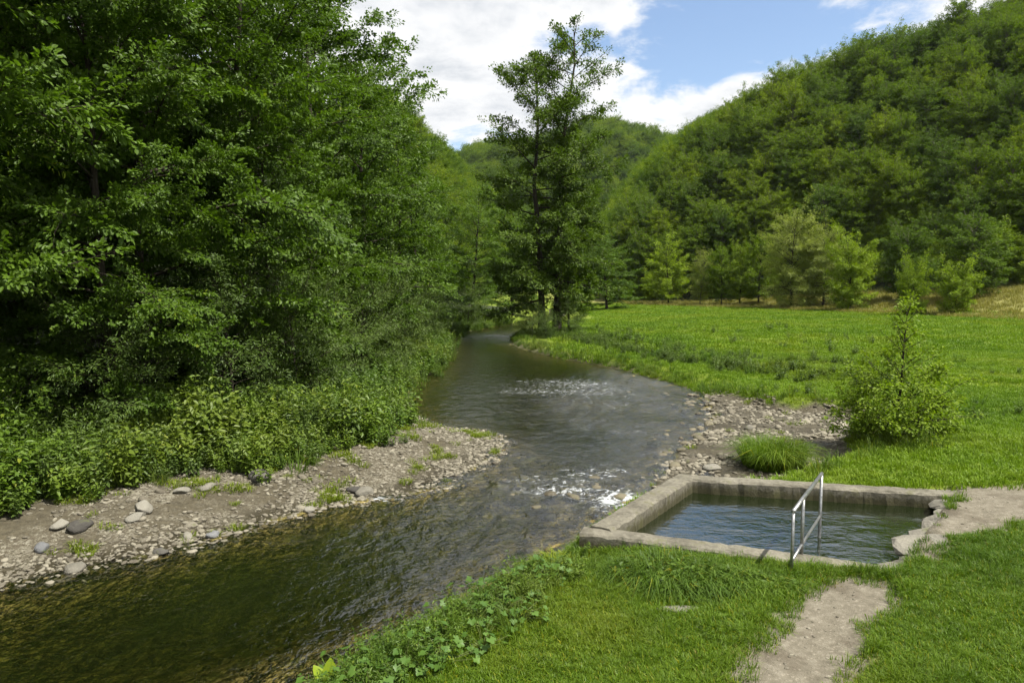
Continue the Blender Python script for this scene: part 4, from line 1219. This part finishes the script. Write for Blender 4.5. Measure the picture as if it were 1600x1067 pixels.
FR = forest_spots('R', 4.7); FR = FR[visible(FR)]
FL = forest_spots('L', 5.2); FL = FL[visible(FL)]
FL = FL[(project(FL[:, 0], FL[:, 1], FL[:, 2])[0] > 560)]
FF = forest_spots('F', 9.5); FF = FF[visible(FF)]
dR = np.hypot(FR[:, 0], FR[:, 1]); FR = FR[np.argsort(dR)]
dL = np.hypot(FL[:, 0], FL[:, 1]); FL = FL[np.argsort(dL)]
nR = min(len(FR), 215); nL = min(len(FL), 75)
LBL = {'R': ('leafy tree in the dense wood on the steep hillside above the meadow', 'trees on the hillside above the meadow'),
       'L': ('leafy tree in the wood on the far slope behind the twin alders', 'trees on the slope behind the alders')}
LOOK = ['round mid-green', 'round dark-green', 'round yellow-green', 'tall mid-green', 'tall dark-green', 'tall yellow-green']


def hill_label(nm, k, x, y, z):
    if nm == 'L':
        zone = 'low on' if z < 14 else ('halfway up' if z < 34 else 'along the crest of')
        px = project(x, y, z + 8)[0]
        by = 'beside the bank trees' if px < 700 else ('left of the twin alders' if px < 800 else 'behind the twin alders')
        return '%s tree %s the far wooded slope, %s' % (LOOK[k], zone, by)
    zone = 'at the foot of' if z < 12 else ('low on' if z < 26 else ('halfway up' if z < 48 else 'high on'))
    px = project(x, y, z + 8)[0]
    by = ['beside the twin alders', 'above the pale slender tree', 'above the olive willows', 'above the forked bright bush', 'above the pair of low bushes', 'near the frame edge'][int(np.searchsorted([1010, 1130, 1280, 1400, 1530], px))]
    return '%s tree %s the meadow hillside, %s' % (LOOK[k], zone, by)


for nm, pts in (('R', FR[:nR]), ('L', FL[:nL])):
    for (x, y, z) in pts:
        k = hr.choice(6, p=[.24, .2, .16, .16, .14, .10]); s = hr.uniform(0.50, 0.72)
        place('hillside_tree', 'hill%d' % k, x, y, s, hr.uniform(0, 6.3), s * hr.uniform(0.85, 1.15), hill_label(nm, k, x, y, z), 'tree', LBL[nm][1], z - 0.3)
rest = np.concatenate([FR[nR:], FL[nL:], FF])
n = len(rest)
# whole trees (crown and trunk in one mesh) for the far wood that reads as one mass
FARM = [KINDS['hill%d' % k][1] for k in range(6)]
s = np.where(rest[:, 1] < 400, hr.uniform(0.50, 0.72, n), hr.uniform(0.9, 1.25, n))
scatter('far_wood', rest - np.array([0, 0, 0.5]), FARM, np.stack([np.zeros(n), np.zeros(n), hr.uniform(0, 6.3, n)], 1), np.stack([s, s, s], 1), hr.randint(0, 6, n), 'distant woods covering the ridges at the head of the valley')

# ------------------------------------------------------------------ grass and herbs
def tuft(seed, n, rad, h, w, lean, mat, smooth=False, curve=0.5):
    rs = np.random.RandomState(seed); g = Geo()
    a = rs.uniform(0, 6.28, n); r = rad * np.sqrt(rs.rand(n))
    P = np.stack([r * np.cos(a), r * np.sin(a), np.full(n, -0.01)], 1)
    b = a + rs.normal(0, 0.9, n)
    out = np.stack([np.cos(b), np.sin(b), np.zeros(n)], 1)
    H = h * rs.uniform(0.55, 1.2, n); le = lean * rs.uniform(0.2, 1.3, n)
    side = np.stack([-np.sin(b + rs.normal(0, .6, n)), np.cos(b), np.zeros(n)], 1)
    mid = P + np.array([0, 0, 1.0]) * (H * 0.6)[:, None] + out * (H * le * 0.35)[:, None]
    tip = P + np.array([0, 0, 1.0]) * (H * (1 - curve * le * 0.6))[:, None] + out * (H * le)[:, None]
    wv = side * (w * rs.uniform(0.7, 1.3, n))[:, None] * 0.5
    v = np.stack([P - wv, P + wv, mid + wv * 0.8, mid - wv * 0.8, tip], 1).reshape(-1, 3)
    bi = np.arange(n)[:, None] * 5
    f = np.concatenate([(bi + np.array([[0, 1, 2, 3]])).ravel(), (bi + np.array([[3, 2, 4]])).ravel()])
    cnt = np.concatenate([np.full(n, 4), np.full(n, 3)])
    g.add(v, f, cnt, np.repeat(np.clip(rs.normal(.5, .25, n), 0, 1), 5))
    return g.mesh('tuft', mat)


def herb_plant(seed, stems, h, leaf, mat, spread=0.12, pairs=9, wl=0.5, hexa=True):
    rs = np.random.RandomState(seed); g = Geo()
    for i in range(stems):
        a = rs.uniform(0, 6.28); r = spread * rs.rand()
        p0 = np.array([r * math.cos(a), r * math.sin(a), -0.02]); hh = h * rs.uniform(0.6, 1.1)
        p1 = p0 + np.array([math.cos(a) * hh * 0.22, math.sin(a) * hh * 0.22, hh]) * rs.uniform(0.8, 1.1)
        mid = (p0 + p1) / 2 + rs.normal(0, 0.02, 3)
        tube(g, [p0, mid, p1], [0.005, 0.004, 0.002], 3, 0.4)
        n = pairs * 2; t = np.repeat((np.arange(pairs) + 0.5) / pairs, 2) * 0.88 + 0.12
        P = p0 + (p1 - p0) * t[:, None]
        b = np.arange(n) * math.pi + np.repeat(np.arange(pairs), 2) * 1.57 + rs.normal(0, .3, n)
        Dv = np.stack([np.cos(b), np.sin(b), rs.normal(0.05, 0.3, n)], 1)
        L = leaf * (1.1 - 0.55 * np.abs(t - 0.45) * 1.6) * rs.uniform(0.8, 1.2, n)
        leaves(g, P, Dv, np.tile([0, 0, 1.0], (n, 1)) + rs.normal(0, .25, (n, 3)), L, L * wl, np.clip(rs.normal(.35 + .3 * t, .2, n), 0, 1), hexa, 0.25, 0.3)
    return g.mesh('herb', mat)


def rz3(n, r, tilt=0.0):
    return np.stack([r.normal(0, tilt, n) if tilt else np.zeros(n), r.normal(0, tilt, n) if tilt else np.zeros(n), r.uniform(0, 6.28, n)], 1)


gr_ = np.random.RandomState(9)
LAWN = [tuft(500 + k, 26, 0.075, 0.085, 0.0075, 0.9, M['grass']) for k in range(4)]
LAWN_TALL = [tuft(510 + k, 30, 0.10, 0.20, 0.008, 1.0, M['grass']) for k in range(3)]
MEAD = [tuft(520 + k, 30, 0.20, 0.13, 0.016, 0.8, M['grass_meadow']) for k in range(4)]
FARG = [tuft(530 + k, 34, 0.55, 0.17, 0.045, 0.7, M['grass_meadow']) for k in range(3)]
RANK = [tuft(540 + k, 40, 0.16, 0.50, 0.012, 0.9, M['grass_rank'], curve=0.8) for k in range(3)]
DRY = [tuft(550 + k, 36, 0.5, 0.45, 0.035, 0.6, M['grass_dry']) for k in range(3)]
WEED = [tuft(560 + k, 34, 0.14, 0.13, 0.014, 1.1, M['moss']) for k in range(3)]
NETT = [herb_plant(600 + k, 7, 0.75, 0.11, M['herb'], 0.16, 9) for k in range(3)] + [herb_plant(610 + k, 8, 0.6, 0.09, M['herb_dark'], 0.16, 9) for k in range(2)]
WEEDY = [herb_plant(620 + k, 9, 0.5, 0.09, M['herb'], 0.2, 7, 0.3) for k in range(2)]


def right_grass_mask(x, y):
    d = sdf(x, y, RIVER); g = sdf(x, y, GRAVEL_R); p = sdf(x, y, POOL)
    pm = path_mask(x, y) + 0.22 * fbm(x * 1.6, y * 1.6, 3); dm = sdf(x, y, DIRT_R) + 0.3 * fbm(x * 1.2, y * 1.2, 3)
    j = 0.35 * fbm(x * 1.3, y * 1.3, 3)
    xc = np.interp(y, [-25, 5, 11, 15, 20, 28, 40, 52, 60, 70, 80], [-7, -7, -4, -0.8, 1.8, 2, 0.6, -2.2, -2.5, 0.3, 10])
    return (x > xc) & (d > 0.12) & (g + j > 0.12) & (p > 0.03) & (pm > -0.32 * gr_.rand(*np.shape(x)) ** 2.5) & (dm > -0.4 * gr_.rand(*np.shape(x)) ** 3)


def put(name, n, box, meshes, mask, sc, label, tilt=0.1, dens=None, dz=0.0, vary=0.3, lumps=0.0):
    x, y = rnd_pts(gr_, n, *box)
    ok = mask(x, y)
    if dens is not None: ok &= gr_.rand(n) < dens(x, y)
    x, y = x[ok], y[ok]; z = terrain(x, y)
    ok = in_view(x, y, z, 90); x, y, z = x[ok], y[ok], z[ok]
    m = len(x); s = sc * gr_.uniform(1 - vary, 1 + vary, m)
    if lumps: s = s * np.clip(1 + lumps * fbm(x * 0.75 + 31, y * 0.75 - 8, 3), 0.4, 2.0)
    return scatter(name, np.stack([x, y, z + dz], 1), meshes, rz3(m, gr_, tilt), np.stack([s, s, s * gr_.uniform(0.8, 1.25, m)], 1), gr_.randint(0, len(meshes), m), label)


TANSY = [herb_plant(640 + k, 5, 1.15, 0.10, M['herb_dark'], 0.12, 12, 0.32) for k in range(2)]
put('bank_tall_herbs', 9000, (-14, 6, 13, 70), TANSY, lambda x, y: sdf(x, y, HERB_L) + 0.5 * fbm(x * 1.3, y * 1.3, 3) < -0.3, 1.0, 'tall leafy stems standing above the nettles', dens=lambda x, y: sst(4.5, 2.0, -sdf(x, y, HERB_L)) * sst(0.0, 0.3, fbm(x * .5 + 2, y * .5, 2)) * np.clip(26 / y, 0.3, 1), vary=0.35)
slabm = lambda x, y: (np.hypot((x - 2.2) / 0.27, (y - 8.95) / 0.10) > 1) & (np.hypot((x - 1.02) / 0.32, (y - 10.5) / 0.10) > 1)
put('lawn_grass', 36000, (-2.6, 10.5, 6.0, 13.6), LAWN, lambda x, y: right_grass_mask(x, y) & slabm(x, y), 1.0, 'short green lawn grass round the earth path')
put('tall_lawn_grass', 9000, (-2.5, 10.5, 6.0, 13.6), LAWN_TALL, lambda x, y: right_grass_mask(x, y) & slabm(x, y), 0.75, 'longer grass blades standing in the lawn and along the wall',
    dens=lambda x, y: np.clip(0.10 + 0.9 * sst(0.15, 0.45, fbm(x * 0.9, y * 0.9, 2)) + 0.75 * sst(0.45, 0.1, sdf(x, y, POOL)) + 0.35 * sst(0.35, 0.05, path_mask(x, y)), 0, 1))
put('meadow_grass', 42000, (0, 34, 13.2, 42), MEAD, right_grass_mask, 1.0, 'bright green meadow grass beyond the pool', dens=lambda x, y: np.clip(22 / y, 0, 1))
put('distant_meadow_grass', 26000, (3, 60, 40, 128), FARG, lambda x, y: right_grass_mask(x, y) & (side_dist(x, y, TOE_R, True) < 6 - np.interp(y, [60, 100, 122], [4, 4, 4])), 1.0, 'bright green mown grass of the far meadow', dens=lambda x, y: np.clip(60 / y, 0, 1))
put('dry_grass', 9000, (20, 66, 40, 132), DRY, lambda x, y: (side_dist(x, y, TOE_R, True) > -4 + 3 * fbm(x / 9, y / 9, 3)) & (side_dist(x, y, TOE_R, True) < np.interp(y, [60, 100, 122], [21, 18, 9])), 1.0, 'straw-coloured tall grass on the slope below the wood')
put('bank_herbs', 52000, (-16, 8, 12, 82), NETT, lambda x, y: sdf(x, y, HERB_L) + 0.5 * fbm(x * 1.3, y * 1.3, 3) < 0.12 + 0.7 * gr_.rand(*np.shape(x)) ** 4, 1.0, 'dense green nettles and herbs along the wooded bank',
    dens=lambda x, y: sst(5.5, 3.0, -sdf(x, y, HERB_L)) * np.clip(26 / y, 0.3, 1) * 0.55, vary=0.4, lumps=1.1)
put('bank_reeds', 15000, (-14, 8, 12, 82), RANK, lambda x, y: sdf(x, y, HERB_L) + 0.5 * fbm(x * 1.3, y * 1.3, 3) < 0.15 + 0.9 * gr_.rand(*np.shape(x)) ** 3, 1.0, 'long rank grass among the nettles on the wooded bank',
    dens=lambda x, y: sst(3.0, 0.5, -sdf(x, y, HERB_L)) * np.clip(0.5 + 1.6 * fbm(x * 0.6 + 11, y * 0.6, 2), 0.05, 1), vary=0.5, lumps=0.8)
herbband = lambda x, y: np.maximum(np.exp(-(seg_dist(x, y, [(2, 59), (5.5, 49), (8.0, 41.5), (10.5, 35), (13.5, 30), (15, 27)]) / 0.9) ** 2),
                                   0.8 * np.exp(-(seg_dist(x, y, [(6.5, 50), (10, 41), (13, 36.5), (18, 33)]) / 0.5) ** 2))
put('meadow_herbs', 52000, (0, 24, 20, 62), WEEDY + NETT[3:], right_grass_mask, 0.85, 'dark herbs growing in a band along the meadow bank', dens=lambda x, y: herbband(x, y) * np.clip(0.3 + 0.9 * fbm(x * .4 + 9, y * .4, 2), 0.08, 1) * 0.6 + 0.010 * (fbm(x * .3, y * .3, 2) > 0.1), vary=0.45)
put('bank_rank_grass', 16000, (-2, 16, 15, 62), RANK, right_grass_mask, 0.8, 'rank grass hanging over the meadow bank of the stream',
    dens=lambda x, y: np.clip(sst(1.8, 0.3, sdf(x, y, RIVER)) * sst(26, 34, y) + 0.8 * np.exp(-(np.hypot(x - 10.2, y - 18.6) / 1.5) ** 2) + 0.5 * sst(0.9, 0.2, sdf(x, y, GRAVEL_R)), 0, 1) * 0.5, vary=0.4)
put('gravel_weeds', 16000, (-12, 1, 10.5, 28), WEED, lambda x, y: (sdf(x, y, HERB_L) > -0.2) & (sdf(x, y, RIVER) > -0.15) & (x < 1), 0.9, 'yellow-green weeds sprouting between the stones',
    dens=lambda x, y: np.clip(0.9 * sst(0.16, 0.42, fbm(x * 1.1 + 4, y * 1.1, 3)) + 0.8 * np.exp(-(((x + 0.9) / 0.8) ** 2 + ((y - 21.5) / 0.5) ** 2)) + 0.5 * np.exp(-(((x + 2.4) / 1.2) ** 2 + ((y - 23.4) / 0.6) ** 2)), 0, 1) * 0.6)
put('spit_weeds', 2500, (2, 13, 15, 31), WEED, lambda x, y: (sdf(x, y, GRAVEL_R) < 0.2) & (sdf(x, y, POOL) > 0.1), 0.9, 'yellowish weeds on the gravel spit', dens=lambda x, y: np.clip(0.8 * sst(0.25, 0.5, fbm(x * 0.9 + 4, y * 0.9, 3)), 0, 1) * 0.6)

nbank = lambda x, y: np.exp(-(seg_dist(x, y, [(-2.1, 7.2), (-1.2, 8.1), (-0.5, 9.0), (0.2, 9.9), (0.7, 10.6)]) / 0.42) ** 2)
put('near_bank_weeds', 3600, (-2.8, 1.6, 6.6, 11.4), WEEDY + RANK[:1], lambda x, y: (sdf(x, y, RIVER) > 0.02) & (sdf(x, y, POOL) > 0.05), 0.55, 'mixed weeds and long grass on the near water edge', dens=lambda x, y: nbank(x, y) * 0.5, vary=0.4)
put('lawn_weeds', 2600, (-2, 10.5, 6.2, 13.4), WEEDY, lambda x, y: right_grass_mask(x, y) & slabm(x, y), 0.20, 'small weeds and clover in the lawn', dens=lambda x, y: sst(0.05, 0.4, fbm(x * 0.8 + 7, y * 0.8, 2)), vary=0.4)
put('lawn_dry_grass', 2600, (-2, 10.5, 6.2, 14.6), [tuft(590 + k, 24, 0.08, 0.07, 0.007, 1.2, M['grass_dry']) for k in range(2)], lambda x, y: right_grass_mask(x, y) & slabm(x, y), 1.0, 'dry yellow grass along the worn path edges',
    dens=lambda x, y: np.clip(0.8 * sst(0.5, 0.0, path_mask(x, y)) + 0.6 * sst(0.7, 0.0, sdf(x, y, DIRT_R)) + 0.5 * sst(0.2, 0.45, fbm(x * 0.5 + 3, y * 0.5, 2)), 0, 1), vary=0.3)
UNDER = [KINDS['shrub'][1], KINDS['bush1'][1]]
put('wood_edge_undergrowth', 5000, (15, 80, 35, 140), UNDER, lambda x, y: (lambda s_: (s_ > np.interp(y, [60, 100, 122, 135], [17, 15, 6, 1])) & (s_ < np.interp(y, [60, 100, 122, 135], [34, 32, 24, 20])))(side_dist(x, y, TOE_R, True)), 0.62, 'shrubby undergrowth along the lower edge of the hillside wood', dens=lambda x, y: 0.5 + 0 * x, vary=0.4)
# single clumps
def clump(name, x, y, mat, n, rad, h, w, label, seed):
    me = tuft(seed, n, rad, h, w, 0.9, mat, curve=0.9)
    return obj(name, me, label=label, cat='grass clump', loc=(x, y, float(terrain(x, y)) - 0.02))


clump('grass_clump', 6.75, 17.9, M['grass'], 2800, 0.72, 0.92, 0.014, 'round bright green grass clump on the gravel spit', 701)
def mound(x, y, spots, label, seed):
    rs = np.random.RandomState(seed); V = []; F = []; Cn = []; Rn = []; n0 = 0
    g = Geo()
    for (dx, dy, rad, h, n) in spots:
        me = tuft(rs.randint(9999), n, rad, h, 0.012, 1.3, M['grass_rank'], curve=0.9)
        v = np.zeros(len(me.vertices) * 3); me.vertices.foreach_get('co', v); v = v.reshape(-1, 3) + [dx, dy, 0]
        bi = np.arange(n)[:, None] * 5
        f = np.concatenate([(bi + np.array([[0, 1, 2, 3]])).ravel(), (bi + np.array([[3, 2, 4]])).ravel()])
        g.add(v, f, np.concatenate([np.full(n, 4), np.full(n, 3)]), np.repeat(rs.rand(n), 5))
        bpy.data.meshes.remove(me)
        m = n // 3                                                   # leafy herbs growing through the grass
        a_ = rs.uniform(0, 6.28, m); r_ = rad * np.sqrt(rs.rand(m)); P = np.stack([dx + r_ * np.cos(a_), dy + r_ * np.sin(a_), h * rs.uniform(0.25, 0.8, m) * (1.1 - 0.6 * r_ / rad)], 1)
        leaves(g, P, rs.normal(0, 1, (m, 3)) * [1, 1, .4], np.tile([0, 0, 1.0], (m, 1)) + rs.normal(0, .4, (m, 3)), rs.uniform(0.05, 0.11, m), rs.uniform(0.03, 0.055, m), rs.rand(m))
    return obj('grass_clump', g.mesh('grass_clump', M['grass_rank']), label=label, cat='grass clump', loc=(x, y, float(terrain(x, y)) - 0.02))


mound(2.35, 9.9, [(0, 0, 0.55, 0.46, 900), (-0.55, 0.18, 0.4, 0.34, 500), (0.5, -0.1, 0.45, 0.38, 600), (0.15, -0.4, 0.4, 0.26, 400), (-0.35, -0.3, 0.35, 0.28, 300)], 'dark rank herb and grass mound against the near pool wall', 702)
mound(3.4, 9.7, [(0, 0, 0.4, 0.26, 420), (0.4, -0.05, 0.3, 0.2, 250), (-0.35, 0.1, 0.3, 0.28, 300)], 'low grass tussock between the mound and the railing', 703)
clump('grass_clump', 8.75, 13.75, M['grass'], 160, 0.22, 0.30, 0.012, 'small grass tuft at the end of the far pool wall', 704)
clump('yellow_green_plant', 0.75, 11.05, M['moss'], 420, 0.34, 0.42, 0.02, 'yellow-green grassy plant at the outer pool corner', 705)

# ------------------------------------------------------------------ broad-leaved plants on the near bank
def broad_leaf(seed, lobes=5):
    rs = np.random.RandomState(seed)
    an = np.linspace(-2.55, 2.55, 23)
    r = 0.58 + 0.34 * np.abs(np.cos(an * lobes / 2.0 * 0.99)) ** 0.9 + rs.normal(0, 0.05, 23)
    r *= 1 - 0.22 * (np.abs(an) / 2.55) ** 2
    pts = np.stack([r * np.cos(an), r * np.sin(an)], 1)
    v = [(0, 0, 0.0)]
    for (x, y) in pts: v.append((x + 0.1, y, 0.16 * abs(y) - 0.20 * max(x, 0) ** 2 + rs.normal(0, 0.012)))
    f = []
    for i in range(1, 23): f += [0, i, i + 1]
    return new_mesh('leaf', np.array(v), np.array(f), np.full(22, 3), [M['broad']], {'rnd': np.clip(rs.normal(.5, .15, len(v)) * 0 + rs.uniform(.2, .9), 0, 1) * np.ones(len(v))}, True)


LEAFS = [broad_leaf(800 + k) for k in range(6)]
br = np.random.RandomState(31)
PATCH = [(-1.75, 7.55), (-1.5, 7.95), (-1.2, 7.6), (-1.2, 8.3), (-0.85, 8.1), (-0.75, 8.75), (-0.45, 8.5), (-0.5, 9.2), (-0.15, 8.95), (-0.2, 9.6), (0.1, 9.4), (0.05, 9.95), (0.35, 9.8), (0.4, 10.25), (0.65, 10.1), (-0.8, 7.7), (-0.35, 8.05), (-1.95, 7.2), (-1.5, 7.1), (0.1, 8.7)]
ORD = 'first second third fourth fifth sixth seventh eighth ninth tenth eleventh twelfth thirteenth fourteenth fifteenth sixteenth seventeenth eighteenth nineteenth twentieth'.split()
PATCH.sort(key=lambda p: p[0] * 0.5 + p[1])
for k, (x, y) in enumerate(PATCH):
    z = float(terrain(x, y))
    e = bpy.data.objects.new('broadleaf_plant', None); C.objects.link(e); e.location = (x, y, z)
    tag(e, 'broad-leaved plant on the near bank, %s up the bank from the dock' % ORD[k], 'plant', 'broad-leaved plants on the near bank')
    g = Geo(); nl = br.randint(20, 28)
    for i in range(nl):
        a = br.uniform(0, 6.28); r = br.uniform(0.03, 0.40); h = br.uniform(0.06, 0.30) * (1.15 - r)
        tube(g, [(0, 0, -0.05), (r * .4 * math.cos(a), r * .4 * math.sin(a), h * .6), (r * math.cos(a), r * math.sin(a), h)], [0.005, 0.004, 0.003], 4, 0.5)
        o = bpy.data.objects.new('leaf', LEAFS[br.randint(6)]); C.objects.link(o); o.parent = e
        s = br.uniform(0.035, 0.085)
        o.location = (r * math.cos(a), r * math.sin(a), h); o.scale = (s, s, s)
        o.rotation_euler = (br.normal(0, .25), br.uniform(0.0, 0.5), a + br.normal(0, .3))
    obj('stem', g.mesh('stem', M['stem']), e)

# one large-leaved dock at the very edge of the bank
e = bpy.data.objects.new('dock_plant', None); C.objects.link(e); e.location = (-2.0, 7.35, max(0.05, float(terrain(-2.0, 7.35))))
tag(e, 'dock plant with long pale green leaves at the water edge', 'plant')
for i, (a, L, up) in enumerate(((2.6, .34, .8), (3.3, .40, .25), (1.6, .36, 1.3), (0.6, .3, .6), (4.4, .3, .5))):
    g = Geo(); t = np.linspace(0, 1, 7)
    w = 0.075 * np.sin(np.pi * (0.08 + 0.92 * t)) ** 0.8 + 0.004
    ctr = np.stack([math.cos(a) * t * L * math.cos(up), math.sin(a) * t * L * math.cos(up), 0.08 + t * L * math.sin(up) - 0.12 * t ** 2 * L], 1)
    sd_ = np.array([-math.sin(a), math.cos(a), 0])
    v = np.concatenate([ctr - sd_ * w[:, None] + [0, 0, .012], ctr, ctr + sd_ * w[:, None] + [0, 0, .012]])
    f = []
    for r in range(2):
        for j in range(6): f.append((r * 7 + j, r * 7 + j + 1, r * 7 + 8 + j, r * 7 + 7 + j))
    g.add(v, np.array(f), np.full(len(f), 4), 0.9)
    obj('leaf', g.mesh('leaf', M['bright'], True), e)


# ------------------------------------------------------------------ air: one thin closed body of haze round the camera and the valley
hm, ht, hout = mat_new('air_haze')
pv = N(ht, 'ShaderNodeVolumePrincipled')
pv.inputs['Color'].default_value = (0.82, 0.90, 1.0, 1); pv.inputs['Density'].default_value = 0.00005
pv.inputs['Anisotropy'].default_value = 0.2
ht.links.new(pv.outputs[0], hout.inputs['Volume'])
zlo, zhi = float(gz.min()) - 1.0, float(gz.max()) + 30.0
hx0, hx1, hy0, hy1 = -440, 490, -40, 745
hv = [(x, y, z) for z in (zlo, zhi) for x, y in ((hx0, hy0), (hx1, hy0), (hx1, hy1), (hx0, hy1))]
hf = [0, 3, 2, 1, 4, 5, 6, 7, 0, 1, 5, 4, 1, 2, 6, 5, 2, 3, 7, 6, 3, 0, 4, 7]
obj('haze', new_mesh('haze', np.array(hv), np.array(hf), np.full(6, 4), [hm]), label='thin summer haze filling the valley air', kind='stuff')
